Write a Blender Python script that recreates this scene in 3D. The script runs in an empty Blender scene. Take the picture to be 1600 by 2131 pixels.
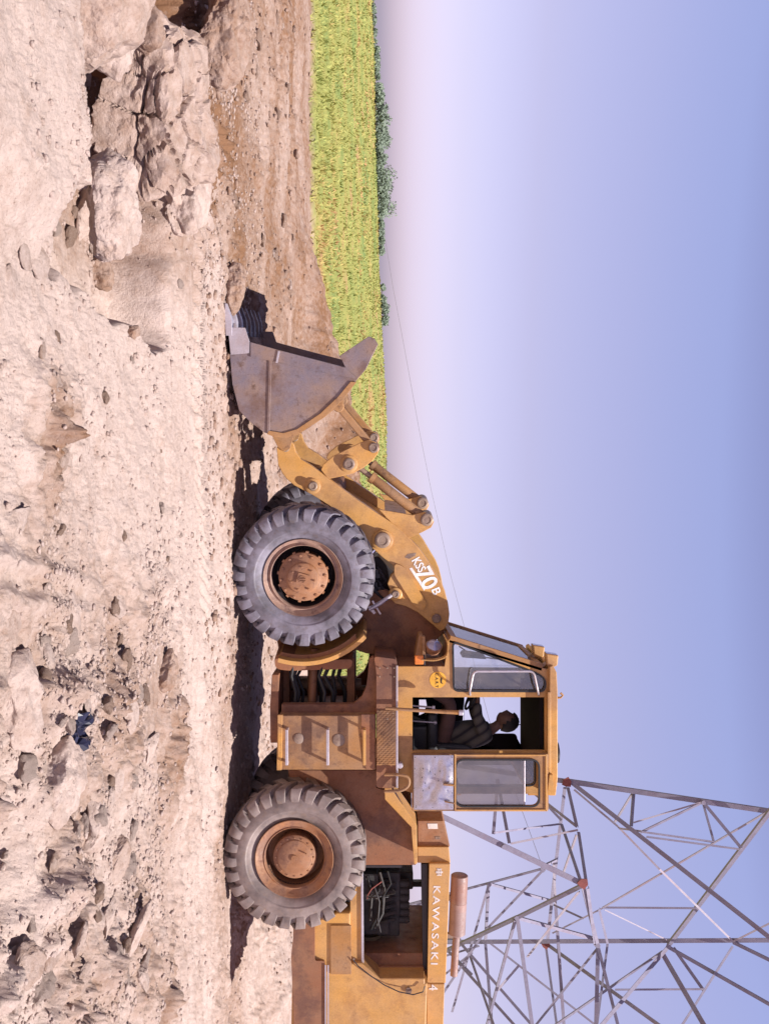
import bpy, math, random
import numpy as np
from mathutils import Vector, Matrix, noise as mnoise
from mathutils.geometry import tessellate_polygon

random.seed(7)
rng = np.random.default_rng(7)
SC = bpy.context.scene
COL = SC.collection
R = math.radians

# ------------------------------------------------------------------ camera
# the camera was held on its side: world up points to the right of the picture
CAMZ, D0, F, HX, CX = 1.55, 10.0, 2000.0, 790.0, 1065.5
cd = bpy.data.cameras.new("camera")
cam = bpy.data.objects.new("camera", cd)
COL.objects.link(cam)
cd.sensor_fit = 'VERTICAL'
cd.sensor_height = 36.0
cd.sensor_width = 27.0
cd.lens = 36.0 * F / 2131.0
cd.shift_x = (800.0 - HX) / 2131.0
cd.clip_start = 0.05
cd.clip_end = 3000
m3 = Matrix(((0, -1, 0), (0, 0, -1), (1, 0, 0)))
cam.matrix_world = Matrix.Translation((0, -D0, CAMZ)) @ m3.to_4x4()
SC.camera = cam

# ------------------------------------------------------------------ sky, sun, exposure
SUN = Vector((0.47, -0.40, 1.0)).normalized()
world = bpy.data.worlds.new("World")
SC.world = world
world.use_nodes = True
nt = world.node_tree
bg = nt.nodes["Background"]
sky = nt.nodes.new('ShaderNodeTexSky')
sky.sky_type = 'NISHITA'
sky.sun_disc = False
sky.sun_elevation = math.asin(SUN.z)
sky.sun_rotation = math.atan2(SUN.x, SUN.y)
sky.altitude = 200
sky.air_density = 1.0
sky.dust_density = 1.5
sky.ozone_density = 2.0
tc = nt.nodes.new('ShaderNodeTexCoord')
sep = nt.nodes.new('ShaderNodeSeparateXYZ')
nt.links.new(tc.outputs['Generated'], sep.inputs[0])
ramp = nt.nodes.new('ShaderNodeValToRGB')
cr = ramp.color_ramp
cr.elements[0].position = 0.0
cr.elements[0].color = (1.0, 1.0, 1.0, 1)
cr.elements[1].position = 1.0
cr.elements[1].color = (1.0, 0.8, 1.0, 1)
SKY_STOPS = [(0.0, (0.778, 0.627, 0.874)), (0.03, (0.778, 0.617, 0.874)), (0.08, (0.759, 0.557, 0.694)), (0.153, (0.809, 0.545, 0.603)), (0.247, (0.913, 0.623, 0.669)), (0.334, (0.957, 0.696, 0.758)), (0.4, (0.814, 0.577, 0.653)), (0.5, (0.213, 0.157, 0.195)), (0.8, (0.098, 0.07, 0.098))]
cr.elements[0].color = SKY_STOPS[0][1] + (1,)
cr.elements[1].color = SKY_STOPS[-1][1] + (1,)
for p, c in SKY_STOPS[1:-1]:
    e = cr.elements.new(p)
    e.color = c + (1,)
nt.links.new(sep.outputs[2], ramp.inputs[0])
mul = nt.nodes.new('ShaderNodeMix')
mul.data_type = 'RGBA'
mul.blend_type = 'MULTIPLY'
mul.inputs[0].default_value = 1.0
nt.links.new(sky.outputs[0], mul.inputs[6])
nt.links.new(ramp.outputs[0], mul.inputs[7])
gain = nt.nodes.new('ShaderNodeVectorMath')
gain.operation = 'SCALE'
gain.inputs['Scale'].default_value = 2.4
nt.links.new(mul.outputs[2], gain.inputs[0])
nt.links.new(gain.outputs[0], bg.inputs[0])
bg.inputs[1].default_value = 0.073

sd = bpy.data.lights.new("sun", 'SUN')
sd.energy = 5.0
sd.angle = R(0.5)
sd.color = (1.0, 0.94, 0.89)
sun = bpy.data.objects.new("sun", sd)
COL.objects.link(sun)
sun.rotation_euler = SUN.to_track_quat('Z', 'Y').to_euler()
sun.location = (6, -6, 14)

SC.view_settings.view_transform = 'Standard'
SC.view_settings.look = 'None'
SC.view_settings.gamma = 1
SC.view_settings.exposure = 0.55
SC.cycles.max_bounces = 8

# ------------------------------------------------------------------ helpers
def W(py, px, Y=0.0):
    """point that stands Y metres behind the plane of the machine's near side"""
    d = D0 + Y
    return Vector(((py - CX) * d / F, Y, CAMZ + (px - HX) * d / F))

def G(py, px, z=0.0):
    """ground point seen at that place"""
    d = (CAMZ - z) * F / (HX - px)
    return Vector(((py - CX) * d / F, d - D0, z))

class Plane:
    """vertical plane of a frame, turned by yaw about O"""
    def __init__(s, O, yaw):
        s.O, s.c, s.s = O, math.cos(yaw), math.sin(yaw)
        s.n = Vector((-s.s, s.c, 0))      # into the picture
        s.r = Vector((s.c, s.s, 0))       # along the frame, to the rear
    def p(s, py, px, t=0.0):
        k = (py - CX) / F
        Y = (t + s.s * (10 * k - s.O.x) + s.c * s.O.y) / (s.c - k * s.s)
        d = D0 + Y
        return Vector((k * d, Y, CAMZ + (px - HX) * d / F))
    def shifted(s, d):
        q = Plane(s.O, 0); q.c, q.s, q.n, q.r = s.c, s.s, s.n, s.r
        q.p = lambda py, px, t=0.0: Plane.p(s, py, px, t) + s.n * d
        return q
FR = Plane(Vector((0.70, 0.0, 0)), R(10.0))
FR0 = FR
RR = Plane(Vector((3.6, 0.0, 0)), 0.0)

class MB:
    def __init__(s):
        s.v, s.f = [], []
    def add(s, vs, fs):
        o = len(s.v)
        s.v += [tuple(v) for v in vs]
        s.f += [tuple(i + o for i in f) for f in fs]
        return s
    def plate(s, outer, vec, holes=()):
        vec = Vector(vec)
        loops = [[Vector(p) for p in outer]] + [[Vector(p) for p in h] for h in holes]
        tris = tessellate_polygon(loops)
        flat = [p for l in loops for p in l]
        n = len(flat)
        fs = [tuple(t) for t in tris] + [tuple(i + n for i in reversed(t)) for t in tris]
        o = 0
        for l in loops:
            k = len(l)
            for i in range(k):
                j = (i + 1) % k
                fs.append((o + i, o + i + n, o + j + n, o + j))
            o += k
        return s.add(flat + [p + vec for p in flat], fs)
    def box(s, c, size, M=None):
        c = Vector(c)
        sx, sy, sz = [k / 2 for k in size]
        vs = [Vector((x, y, z)) for x in (-sx, sx) for y in (-sy, sy) for z in (-sz, sz)]
        if M is not None:
            vs = [M @ v for v in vs]
        return s.add([c + v for v in vs], [(0, 1, 3, 2), (4, 6, 7, 5), (0, 4, 5, 1), (2, 3, 7, 6), (0, 2, 6, 4), (1, 5, 7, 3)])
    def tube(s, pts, r, n=12, cap=True):
        pts = [Vector(p) for p in pts]
        m = len(pts)
        rs = r if isinstance(r, (list, tuple)) else [r] * m
        vs, fs = [], []
        t0 = (pts[1] - pts[0]).normalized()
        up = Vector((0, 0, 1)) if abs(t0.z) < 0.9 else Vector((1, 0, 0))
        a = t0.cross(up).normalized()
        for i, p in enumerate(pts):
            t = (pts[min(i + 1, m - 1)] - pts[max(i - 1, 0)]).normalized()
            a = (a - t * a.dot(t)).normalized()
            b = t.cross(a)
            for k in range(n):
                q = 2 * math.pi * k / n
                vs.append(p + (a * math.cos(q) + b * math.sin(q)) * rs[i])
        for i in range(m - 1):
            for k in range(n):
                l = (k + 1) % n
                fs.append((i * n + k, i * n + l, (i + 1) * n + l, (i + 1) * n + k))
        if cap:
            fs.append(tuple(range(n - 1, -1, -1)))
            fs.append(tuple((m - 1) * n + k for k in range(n)))
        return s.add(vs, fs)
    def lathe(s, prof, c, axis=(0, 1, 0), n=48, closed=False):
        """prof: (radius, distance along axis)"""
        ax = Vector(axis).normalized()
        up = Vector((0, 0, 1)) if abs(ax.z) < 0.9 else Vector((1, 0, 0))
        a = ax.cross(up).normalized()
        b = ax.cross(a)
        c = Vector(c)
        vs, fs = [], []
        m = len(prof)
        for (r, h) in prof:
            for k in range(n):
                q = 2 * math.pi * k / n
                vs.append(c + ax * h + (a * math.cos(q) + b * math.sin(q)) * max(r, 1e-4))
        for i in range(m - 1 + (1 if closed else 0)):
            j = (i + 1) % m
            for k in range(n):
                l = (k + 1) % n
                fs.append((i * n + k, i * n + l, j * n + l, j * n + k))
        return s.add(vs, fs)
    def bar(s, a, b, w, h, up=(0, 0, 1)):
        a, b = Vector(a), Vector(b)
        t = (b - a).normalized()
        u = Vector(up)
        if abs(t.dot(u)) > 0.95:
            u = Vector((0, 1, 0))
        x = t.cross(u).normalized() * w / 2
        y = x.cross(t).normalized() * h / 2
        vs = [a - x - y, a + x - y, a + x + y, a - x + y, b - x - y, b + x - y, b + x + y, b - x + y]
        return s.add(vs, [(3, 2, 1, 0), (4, 5, 6, 7), (0, 1, 5, 4), (1, 2, 6, 5), (2, 3, 7, 6), (3, 0, 4, 7)])
    def angle(s, a, b, w, flip=1):
        """L-shaped steel angle from a to b"""
        a, b = Vector(a), Vector(b)
        t = (b - a).normalized()
        x = t.cross(Vector((0, 1, 0))).normalized() * flip
        y = Vector((0, 1, 0)) - t * t.y
        y.normalize()
        th = w * 0.14
        sec = [(-.5, 0), (.5, 0), (.5, th / w), (-.5 + th / w, th / w), (-.5 + th / w, .8), (-.5, .8)]
        vs = [a + x * (p * w) + y * (q * w) for p, q in sec] + [b + x * (p * w) + y * (q * w) for p, q in sec]
        fs = [(5, 4, 3, 2, 1, 0), (6, 7, 8, 9, 10, 11)] + [(i, (i + 1) % 6, (i + 1) % 6 + 6, i + 6) for i in range(6)]
        return s.add(vs, fs)
    def build(s, name, mat, parent=None, bevel=0.0, smooth=False, seg=2, fix=True):
        o_ = org(parent)
        me = bpy.data.meshes.new(name)
        me.from_pydata([(v[0] - o_.x, v[1] - o_.y, v[2] - o_.z) for v in s.v], [], s.f)
        if fix:
            import bmesh
            bm = bmesh.new()
            bm.from_mesh(me)
            bmesh.ops.recalc_face_normals(bm, faces=bm.faces)
            bm.to_mesh(me)
            bm.free()
        me.materials.append(mat)
        ob = bpy.data.objects.new(name, me)
        COL.objects.link(ob)
        if parent is not None:
            ob.parent = parent
            ob['_o'] = 0
            del ob['_o']
        ORG[ob.name] = o_
        if bevel:
            b = ob.modifiers.new("bevel", 'BEVEL')
            b.width = bevel
            b.segments = seg
            b.limit_method = 'ANGLE'
            b.angle_limit = R(35)
            b.harden_normals = False
        if smooth:
            me.shade_smooth()
            me.set_sharp_from_angle(angle=R(38))
        return ob
ORG = {}
def org(parent):
    return ORG.get(parent.name, Vector((0, 0, 0))) if parent is not None else Vector((0, 0, 0))

def empty(name, loc, parent=None):
    o = bpy.data.objects.new(name, None)
    o.empty_display_size = 0.2
    COL.objects.link(o)
    loc = Vector(loc)
    if parent is not None:
        o.parent = parent
        o.location = loc - org(parent)
    else:
        o.location = loc
    ORG[o.name] = loc
    return o

def tag(o, label=None, cat=None, group=None, kind=None):
    if label: o['label'] = label
    if cat: o['category'] = cat
    if group: o['group'] = group
    if kind: o['kind'] = kind
    return o

def rnd_poly(pts, r, seg=5):
    """round the corners of a 2-D polygon"""
    out = []
    n = len(pts)
    for i in range(n):
        p = Vector(pts[i]); a = Vector(pts[i - 1]); b = Vector(pts[(i + 1) % n])
        da, db = (a - p), (b - p)
        k = min(r, da.length * .45, db.length * .45)
        s_, e_ = p + da.normalized() * k, p + db.normalized() * k
        for j in range(seg + 1):
            q = j / seg
            out.append(tuple((1 - q) ** 2 * s_ + 2 * q * (1 - q) * p + q * q * e_))
    return out

def text(name, s, o, right, up, size, mat, parent, sx=1.0, depth=0.002, space=1.0, bold=0.0):
    cu = bpy.data.curves.new(name, 'FONT')
    cu.body = s
    cu.size = 1.0
    cu.extrude = 0.0005
    cu.offset = bold
    cu.space_character = space
    cu.resolution_u = 3
    tmp = bpy.data.objects.new("tmp", cu)
    me = bpy.data.meshes.new_from_object(tmp)
    bpy.data.objects.remove(tmp)
    right, up = Vector(right).normalized(), Vector(up).normalized()
    nn = right.cross(up).normalized()
    oo = org(parent)
    for v in me.vertices:
        q = Vector(o) + right * v.co.x * size * sx + up * v.co.y * size + nn * (v.co.z * 2 * depth / 0.001 * .5)
        v.co = q - nn * 0 - oo
    me.name = name
    me.materials.clear()
    me.materials.append(mat)
    ob = bpy.data.objects.new(name, me)
    COL.objects.link(ob)
    ob.parent = parent
    ORG[ob.name] = oo
    return ob

# ------------------------------------------------------------------ materials
def newmat(name):
    m = bpy.data.materials.new(name)
    m.use_nodes = True
    return m, m.node_tree, m.node_tree.nodes["Principled BSDF"]

def ramp_node(t, stops, interp='LINEAR'):
    r = t.nodes.new('ShaderNodeValToRGB')
    r.color_ramp.interpolation = interp
    r.color_ramp.elements[0].position = stops[0][0]
    r.color_ramp.elements[0].color = tuple(stops[0][1]) + (1,)
    r.color_ramp.elements[1].position = stops[-1][0]
    r.color_ramp.elements[1].color = tuple(stops[-1][1]) + (1,)
    for p, c in stops[1:-1]:
        e = r.color_ramp.elements.new(p)
        e.color = tuple(c) + (1,)
    return r

def noise_node(t, scale, detail=6, rough=.6, vec=None, stretch=None):
    n = t.nodes.new('ShaderNodeTexNoise')
    n.inputs['Scale'].default_value = scale
    n.inputs['Detail'].default_value = detail
    n.inputs['Roughness'].default_value = rough
    c = t.nodes.new('ShaderNodeTexCoord')
    src = c.outputs['Object']
    if stretch:
        mp = t.nodes.new('ShaderNodeMapping')
        mp.inputs['Scale'].default_value = stretch
        t.links.new(src, mp.inputs[0])
        src = mp.outputs[0]
    t.links.new(src, n.inputs['Vector'])
    return n

def mixc(t, fac, a, b, mode='MIX'):
    m = t.nodes.new('ShaderNodeMix')
    m.data_type = 'RGBA'
    m.blend_type = mode
    for i, x in ((0, fac), (6, a), (7, b)):
        if isinstance(x, (int, float)):
            m.inputs[i].default_value = x
        elif isinstance(x, tuple):
            m.inputs[i].default_value = x + (1,)
        else:
            t.links.new(x, m.inputs[i])
    return m.outputs[2]

def worn(name, base, dust=(.45, .33, .25), rust=(.16, .07, .04), dust_amt=.5, rust_amt=.35, rough=.5, metal=0.0, bump=.15, scale=1.0, var=.18):
    """painted or bare steel with dust, grime and scratches"""
    m, t, b = newmat(name)
    n1 = noise_node(t, 2.2 * scale, 7, .62)
    n2 = noise_node(t, 9 * scale, 8, .7)
    n3 = noise_node(t, 38 * scale, 6, .7)
    n4 = noise_node(t, 5 * scale, 8, .65, stretch=(1.0, 1.0, .25))
    r1 = ramp_node(t, [(.35, (0, 0, 0)), (.68, (1, 1, 1))]); t.links.new(n1.outputs[0], r1.inputs[0])
    r2 = ramp_node(t, [(.56, (0, 0, 0)), (.70, (1, 1, 1))]); t.links.new(n2.outputs[0], r2.inputs[0])
    r3 = ramp_node(t, [(.60, (0, 0, 0)), (.66, (1, 1, 1))]); t.links.new(n3.outputs[0], r3.inputs[0])
    r4 = ramp_node(t, [(.35, (1 - var,) * 3), (.65, (1 + 0 * var,) * 3)]); t.links.new(n4.outputs[0], r4.inputs[0])
    def scaled(x, k):
        q = t.nodes.new('ShaderNodeMath'); q.operation = 'MULTIPLY'
        t.links.new(x, q.inputs[0]); q.inputs[1].default_value = k
        return q.outputs[0]
    c = mixc(t, 1.0, tuple(base), r4.outputs[0], 'MULTIPLY')
    c = mixc(t, scaled(r1.outputs[0], dust_amt), c, tuple(dust))
    c = mixc(t, scaled(r2.outputs[0], rust_amt), c, tuple(rust))
    c = mixc(t, scaled(r3.outputs[0], rust_amt * .6), c, tuple(rust))
    n5 = noise_node(t, 1.15 * scale, 9, .72)
    r5 = ramp_node(t, [(.50, (0, 0, 0)), (.60, (1, 1, 1))]); t.links.new(n5.outputs[0], r5.inputs[0])
    c = mixc(t, scaled(r5.outputs[0], min(rust_amt * 1.0, .6)), c, tuple(x * 1.35 for x in rust))
    n6 = noise_node(t, 70 * scale, 3, .6)
    r6 = ramp_node(t, [(.35, (.86,) * 3), (.65, (1.0,) * 3)]); t.links.new(n6.outputs[0], r6.inputs[0])
    c = mixc(t, 1.0, c, r6.outputs[0], 'MULTIPLY')
    t.links.new(c, b.inputs['Base Color'])
    b.inputs['Metallic'].default_value = metal
    rr = ramp_node(t, [(.3, (max(rough - .12, .1),) * 3), (.7, (min(rough + .25, 1),) * 3)])
    t.links.new(n2.outputs[0], rr.inputs[0])
    t.links.new(rr.outputs[0], b.inputs['Roughness'])
    bp = t.nodes.new('ShaderNodeBump')
    bp.inputs['Strength'].default_value = bump
    bp.inputs['Distance'].default_value = .01
    t.links.new(n2.outputs[0], bp.inputs['Height'])
    t.links.new(bp.outputs[0], b.inputs['Normal'])
    return m

def plain(name, col, rough=.5, metal=0.0):
    m, t, b = newmat(name)
    n = noise_node(t, 14, 5)
    r = ramp_node(t, [(.3, [c * .8 for c in col]), (.7, [min(c * 1.12, 1) for c in col])])
    t.links.new(n.outputs[0], r.inputs[0])
    t.links.new(r.outputs[0], b.inputs['Base Color'])
    b.inputs['Roughness'].default_value = rough
    b.inputs['Metallic'].default_value = metal
    return m

def glass(name, tint=(.9, .92, .95), refl=.5):
    m = bpy.data.materials.new(name)
    m.use_nodes = True
    t = m.node_tree
    t.nodes.clear()
    out = t.nodes.new('ShaderNodeOutputMaterial')
    tr = t.nodes.new('ShaderNodeBsdfTransparent')
    tr.inputs[0].default_value = tint + (1,)
    gl = t.nodes.new('ShaderNodeBsdfGlossy')
    gl.inputs['Roughness'].default_value = .03
    lw = t.nodes.new('ShaderNodeLayerWeight')
    lw.inputs[0].default_value = refl
    mx = t.nodes.new('ShaderNodeMixShader')
    t.links.new(lw.outputs['Fresnel'], mx.inputs[0])
    t.links.new(tr.outputs[0], mx.inputs[1])
    t.links.new(gl.outputs[0], mx.inputs[2])
    df = t.nodes.new('ShaderNodeBsdfDiffuse')
    df.inputs[0].default_value = (.45, .4, .38, 1)
    n = noise_node(t, 6, 6)
    r = ramp_node(t, [(.35, (.03,) * 3), (.75, (.22,) * 3)])
    t.links.new(n.outputs[0], r.inputs[0])
    m2 = t.nodes.new('ShaderNodeMixShader')
    t.links.new(r.outputs[0], m2.inputs[0])
    t.links.new(mx.outputs[0], m2.inputs[1])
    t.links.new(df.outputs[0], m2.inputs[2])
    t.links.new(m2.outputs[0], out.inputs[0])
    return m

YEL = (.66, .34, .085)
M = {}
M['yellow'] = worn('yellow_paint', YEL, dust=(.52, .34, .20), rust=(.15, .06, .04), dust_amt=.5, rust_amt=.34, rough=.42)
M['yellow_dirty'] = worn('dirty_yellow_paint', (.44, .21, .065), dust=(.34, .23, .16), rust=(.09, .045, .035), dust_amt=.7, rust_amt=.7, rough=.6)
M['yellow_shaded'] = worn('shaded_frame_paint', (.32, .125, .055), dust=(.27, .16, .10), rust=(.07, .03, .028), dust_amt=.6, rust_amt=.6, rough=.6)  # recessed yellow parts: their red-brown shade is put into the paint colour
M['orange'] = worn('hub_paint', (.36, .155, .065), dust=(.40, .25, .17), rust=(.12, .05, .035), dust_amt=.6, rust_amt=.6, rough=.6, scale=2.5, bump=.4)
M['rim_front'] = worn('front_rim_paint', (.36, .22, .17), dust=(.5, .36, .28), rust=(.1, .05, .05), dust_amt=.7, rust_amt=.6, rough=.55, scale=2)
M['steel'] = worn('bucket_steel', (.22, .185, .225), dust=(.34, .215, .14), rust=(.11, .055, .035), dust_amt=.9, rust_amt=.85, rough=.45, metal=.2, bump=.5, scale=1.2)
M['bright_steel'] = worn('worn_bright_steel', (.62, .58, .66), dust=(.5, .4, .36), rust=(.3, .2, .15), dust_amt=.3, rust_amt=.3, rough=.35, metal=.5)
M['pin'] = worn('greasy_pin_steel', (.32, .24, .2), dust=(.4, .27, .17), rust=(.1, .05, .04), dust_amt=.6, rust_amt=.6, rough=.5, metal=.2, scale=3)
M['chrome'] = plain('cylinder_chrome', (.75, .75, .8), .15, .9)
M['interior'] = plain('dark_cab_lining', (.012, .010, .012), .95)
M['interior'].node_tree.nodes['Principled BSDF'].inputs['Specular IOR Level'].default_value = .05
M['dark'] = plain('dark_greasy_metal', (.03, .025, .03), .5)
M['black'] = plain('black_rubber', (.02, .02, .022), .45)
M['engine'] = worn('engine_iron', (.04, .04, .04), dust=(.09, .065, .055), rust=(.03, .02, .02), dust_amt=.6, rust_amt=.5, rough=.6, scale=3)
M['cream'] = plain('pulley_cream', (.22, .17, .10), .5)
M['muffler'] = worn('muffler_steel', (.30, .20, .19), dust=(.42, .30, .29), rust=(.28, .12, .08), dust_amt=.6, rust_amt=.4, rough=.55, scale=2)
M['white'] = plain('white_decal', (.82, .80, .80), .5)
M['letter'] = plain('faded_white_letters', (.75, .68, .66), .6)
M['black_ink'] = plain('black_ink', (.015, .012, .012), .6)
M['sticker'] = plain('yellow_sticker', (.80, .42, .05), .5)
M['amber'] = plain('amber_lens', (.75, .22, .04), .25)
M['lens'] = plain('lamp_glass', (.35, .33, .45), .08, .3)
M['glass'] = glass('window_glass')
M['skin'] = plain('skin', (.16, .08, .055), .55)
M['hair'] = plain('black_hair', (.012, .01, .012), .7)
M['trouser'] = plain('brown_trousers', (.13, .07, .06), .85)
M['seat'] = plain('dark_seat_vinyl', (.03, .03, .035), .5)
M['pylon'] = worn('galvanised_steel', (.28, .26, .36), dust=(.36, .33, .42), rust=(.17, .12, .16), dust_amt=.6, rust_amt=.4, rough=.8)
M['pylon_red'] = worn('rusty_gusset_steel', (.28, .07, .06), dust=(.3, .12, .1), rust=(.12, .04, .04), dust_amt=.4, rust_amt=.5, rough=.7)
M['pylon_light'] = worn('light_galvanised_steel', (.46, .42, .50), dust=(.5, .44, .5), rust=(.3, .2, .22), dust_amt=.5, rust_amt=.5, rough=.85)

# shirt with dark straps across
m, t, b = newmat('striped_shirt')
wv = t.nodes.new('ShaderNodeTexWave'); wv.inputs['Scale'].default_value = 3.2; wv.inputs['Distortion'].default_value = 1.2
c_ = t.nodes.new('ShaderNodeTexCoord'); mp = t.nodes.new('ShaderNodeMapping'); mp.inputs['Rotation'].default_value = (0, R(35), 0)
t.links.new(c_.outputs['Object'], mp.inputs[0]); t.links.new(mp.outputs[0], wv.inputs[0])
r_ = ramp_node(t, [(.0, (.02, .018, .025)), (.12, (.025, .02, .03)), (.2, (.065, .06, .055)), (1, (.10, .092, .082))])
t.links.new(wv.outputs[0], r_.inputs[0]); t.links.new(r_.outputs[0], b.inputs['Base Color'])
b.inputs['Roughness'].default_value = .9
M['shirt'] = m

# rubber
def rubber(name, base, dust, amt, mud):
    m, t, b = newmat(name)
    n1 = noise_node(t, 3.5, 8, .65)
    n2 = noise_node(t, 16, 8, .7)
    r1 = ramp_node(t, [(.30, (0, 0, 0)), (.62, (1, 1, 1))]); t.links.new(n1.outputs[0], r1.inputs[0])
    r2 = ramp_node(t, [(.52, (0, 0, 0)), (.66, (1, 1, 1))]); t.links.new(n2.outputs[0], r2.inputs[0])
    q = t.nodes.new('ShaderNodeMath'); q.operation = 'MULTIPLY'; t.links.new(r1.outputs[0], q.inputs[0]); q.inputs[1].default_value = amt
    q2 = t.nodes.new('ShaderNodeMath'); q2.operation = 'MULTIPLY'; t.links.new(r2.outputs[0], q2.inputs[0]); q2.inputs[1].default_value = .45
    c = mixc(t, q.outputs[0], base, dust)
    c = mixc(t, q2.outputs[0], c, mud)
    t.links.new(c, b.inputs['Base Color'])
    b.inputs['Roughness'].default_value = .62
    bp = t.nodes.new('ShaderNodeBump'); bp.inputs['Strength'].default_value = .35; bp.inputs['Distance'].default_value = .008
    t.links.new(n2.outputs[0], bp.inputs['Height']); t.links.new(bp.outputs[0], b.inputs['Normal'])
    return m
M['tyre_front'] = rubber('bluish_dusty_rubber', (.05, .045, .055), (.25, .23, .29), .85, (.11, .075, .06))
M['tyre_rear'] = rubber('tan_dusty_rubber', (.09, .068, .068), (.33, .26, .24), .85, (.24, .16, .11))

# soil: pale crust to brown, stored per vertex; damp soil plus painted crevice shade
def soil(name, attr=True, pale=(.55, .435, .39), brown=(.24, .13, .075), fixed=.3, tint=1.0):
    m, t, b = newmat(name)
    n1 = noise_node(t, 1.3, 8, .6)
    n2 = noise_node(t, 11, 8, .72)
    n3 = noise_node(t, 70, 4, .7)
    if attr:
        at = t.nodes.new('ShaderNodeAttribute'); at.attribute_name = 'moist_shade'
        src = at.outputs['Fac']
    else:
        v = t.nodes.new('ShaderNodeValue'); v.outputs[0].default_value = fixed
        src = v.outputs[0]
    ad = t.nodes.new('ShaderNodeMath'); ad.operation = 'ADD'
    sb = t.nodes.new('ShaderNodeMath'); sb.operation = 'MULTIPLY_ADD'
    t.links.new(n2.outputs[0], sb.inputs[0]); sb.inputs[1].default_value = 1.5; sb.inputs[2].default_value = -.75
    t.links.new(src, ad.inputs[0]); t.links.new(sb.outputs[0], ad.inputs[1])
    ad2 = t.nodes.new('ShaderNodeMath'); ad2.operation = 'MULTIPLY_ADD'; ad2.use_clamp = True
    t.links.new(n1.outputs[0], ad2.inputs[0]); ad2.inputs[1].default_value = .5
    ms = t.nodes.new('ShaderNodeMath'); ms.operation = 'SUBTRACT'; t.links.new(ad.outputs[0], ms.inputs[0]); ms.inputs[1].default_value = .25
    t.links.new(ms.outputs[0], ad2.inputs[2])
    c = mixc(t, ad2.outputs[0], pale, brown)
    sp = ramp_node(t, [(.30, (.62, .58, .56)), (.45, (1, 1, 1))]); t.links.new(n3.outputs[0], sp.inputs[0])
    c = mixc(t, .7, c, sp.outputs[0], 'MULTIPLY')
    if attr:
        ag = t.nodes.new('ShaderNodeAttribute'); ag.attribute_name = 'turf'
        gn = noise_node(t, .28, 9, .68)
        gr = ramp_node(t, [(.34, (.17, .24, .08)), (.45, (.26, .29, .09)), (.55, (.34, .32, .10)), (.64, (.42, .25, .13)), (.74, (.34, .31, .09))])
        t.links.new(gn.outputs[0], gr.inputs[0])
        c = mixc(t, ag.outputs['Fac'], c, gr.outputs[0])
    t.links.new(c, b.inputs['Base Color'])
    b.inputs['Roughness'].default_value = .95
    b.inputs['Specular IOR Level'].default_value = .1
    bp = t.nodes.new('ShaderNodeBump'); bp.inputs['Strength'].default_value = .8; bp.inputs['Distance'].default_value = .035
    t.links.new(n2.outputs[0], bp.inputs['Height'])
    bp2 = t.nodes.new('ShaderNodeBump'); bp2.inputs['Strength'].default_value = .8; bp2.inputs['Distance'].default_value = .008
    t.links.new(n3.outputs[0], bp2.inputs['Height']); t.links.new(bp.outputs[0], bp2.inputs['Normal'])
    t.links.new(bp2.outputs[0], b.inputs['Normal'])
    return m
M['soil'] = soil('soil')
M['clod_pale'] = soil('pale_dry_earth', False, fixed=.14)
M['clod_mid'] = soil('tan_earth', False, fixed=.38)
def fine(nm, base, k):
    m = base.copy(); m.name = nm
    for nd in m.node_tree.nodes:
        if nd.type == 'TEX_NOISE': nd.inputs['Scale'].default_value *= k
        if nd.type == 'BUMP': nd.inputs['Distance'].default_value *= 1.0
    return m
M['piece_pale'] = fine('pale_broken_earth', M['clod_pale'], .12)
M['piece_mid'] = fine('tan_broken_earth', M['clod_mid'], .12)
M['clod_brown'] = soil('brown_moist_earth', False, fixed=.62)

def leafy(name, stops, scale=.7):
    m, t, b = newmat(name)
    n = noise_node(t, scale, 6, .7)
    r = ramp_node(t, stops); t.links.new(n.outputs[0], r.inputs[0])
    t.links.new(r.outputs[0], b.inputs['Base Color'])
    b.inputs['Roughness'].default_value = .8
    b.inputs['Specular IOR Level'].default_value = .15
    return m
M['grass'] = leafy('meadow_grass', [(.34, (.22, .28, .09)), (.44, (.32, .345, .11)), (.54, (.40, .37, .12)), (.62, (.50, .27, .14)), (.72, (.38, .34, .13))], .2)
M['bush'] = leafy('hazy_bush_leaves', [(.35, (.14, .18, .14)), (.65, (.27, .33, .25))], 2.5)  # leaf colour raised to a pale blue-green, distance haze painted in
M['twig'] = plain('twig_bark', (.12, .09, .07), .9)
M['plastic'] = plain('torn_dark_plastic', (.03, .03, .06), .25)

# ------------------------------------------------------------------ numeric noise
P_ = rng.permutation(4096)
def _hash(i, j, s=0):
    return P_[(P_[(P_[(i + s * 131) & 4095] + j) & 4095] + s * 17) & 4095]
def perlin(x, y, s=0):
    xi, yi = np.floor(x).astype(np.int64), np.floor(y).astype(np.int64)
    xf, yf = x - xi, y - yi
    u, v = xf * xf * xf * (xf * (xf * 6 - 15) + 10), yf * yf * yf * (yf * (yf * 6 - 15) + 10)
    def g(i, j):
        a = _hash(i, j, s) * (2 * np.pi / 4096)
        return np.cos(a) * (x - i) + np.sin(a) * (y - j)
    n00, n10, n01, n11 = g(xi, yi), g(xi + 1, yi), g(xi, yi + 1), g(xi + 1, yi + 1)
    return (n00 * (1 - u) + n10 * u) * (1 - v) + (n01 * (1 - u) + n11 * u) * v
def fbm(x, y, o=4, s=0, gain=.5, ridge=False):
    a, f, t = 1.0, 1.0, 0
    for k in range(o):
        n = perlin(x * f, y * f, s + k)
        if ridge:
            n = .35 - np.abs(n)
        t = t + a * n
        a *= gain; f *= 2.03
    return t
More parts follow.
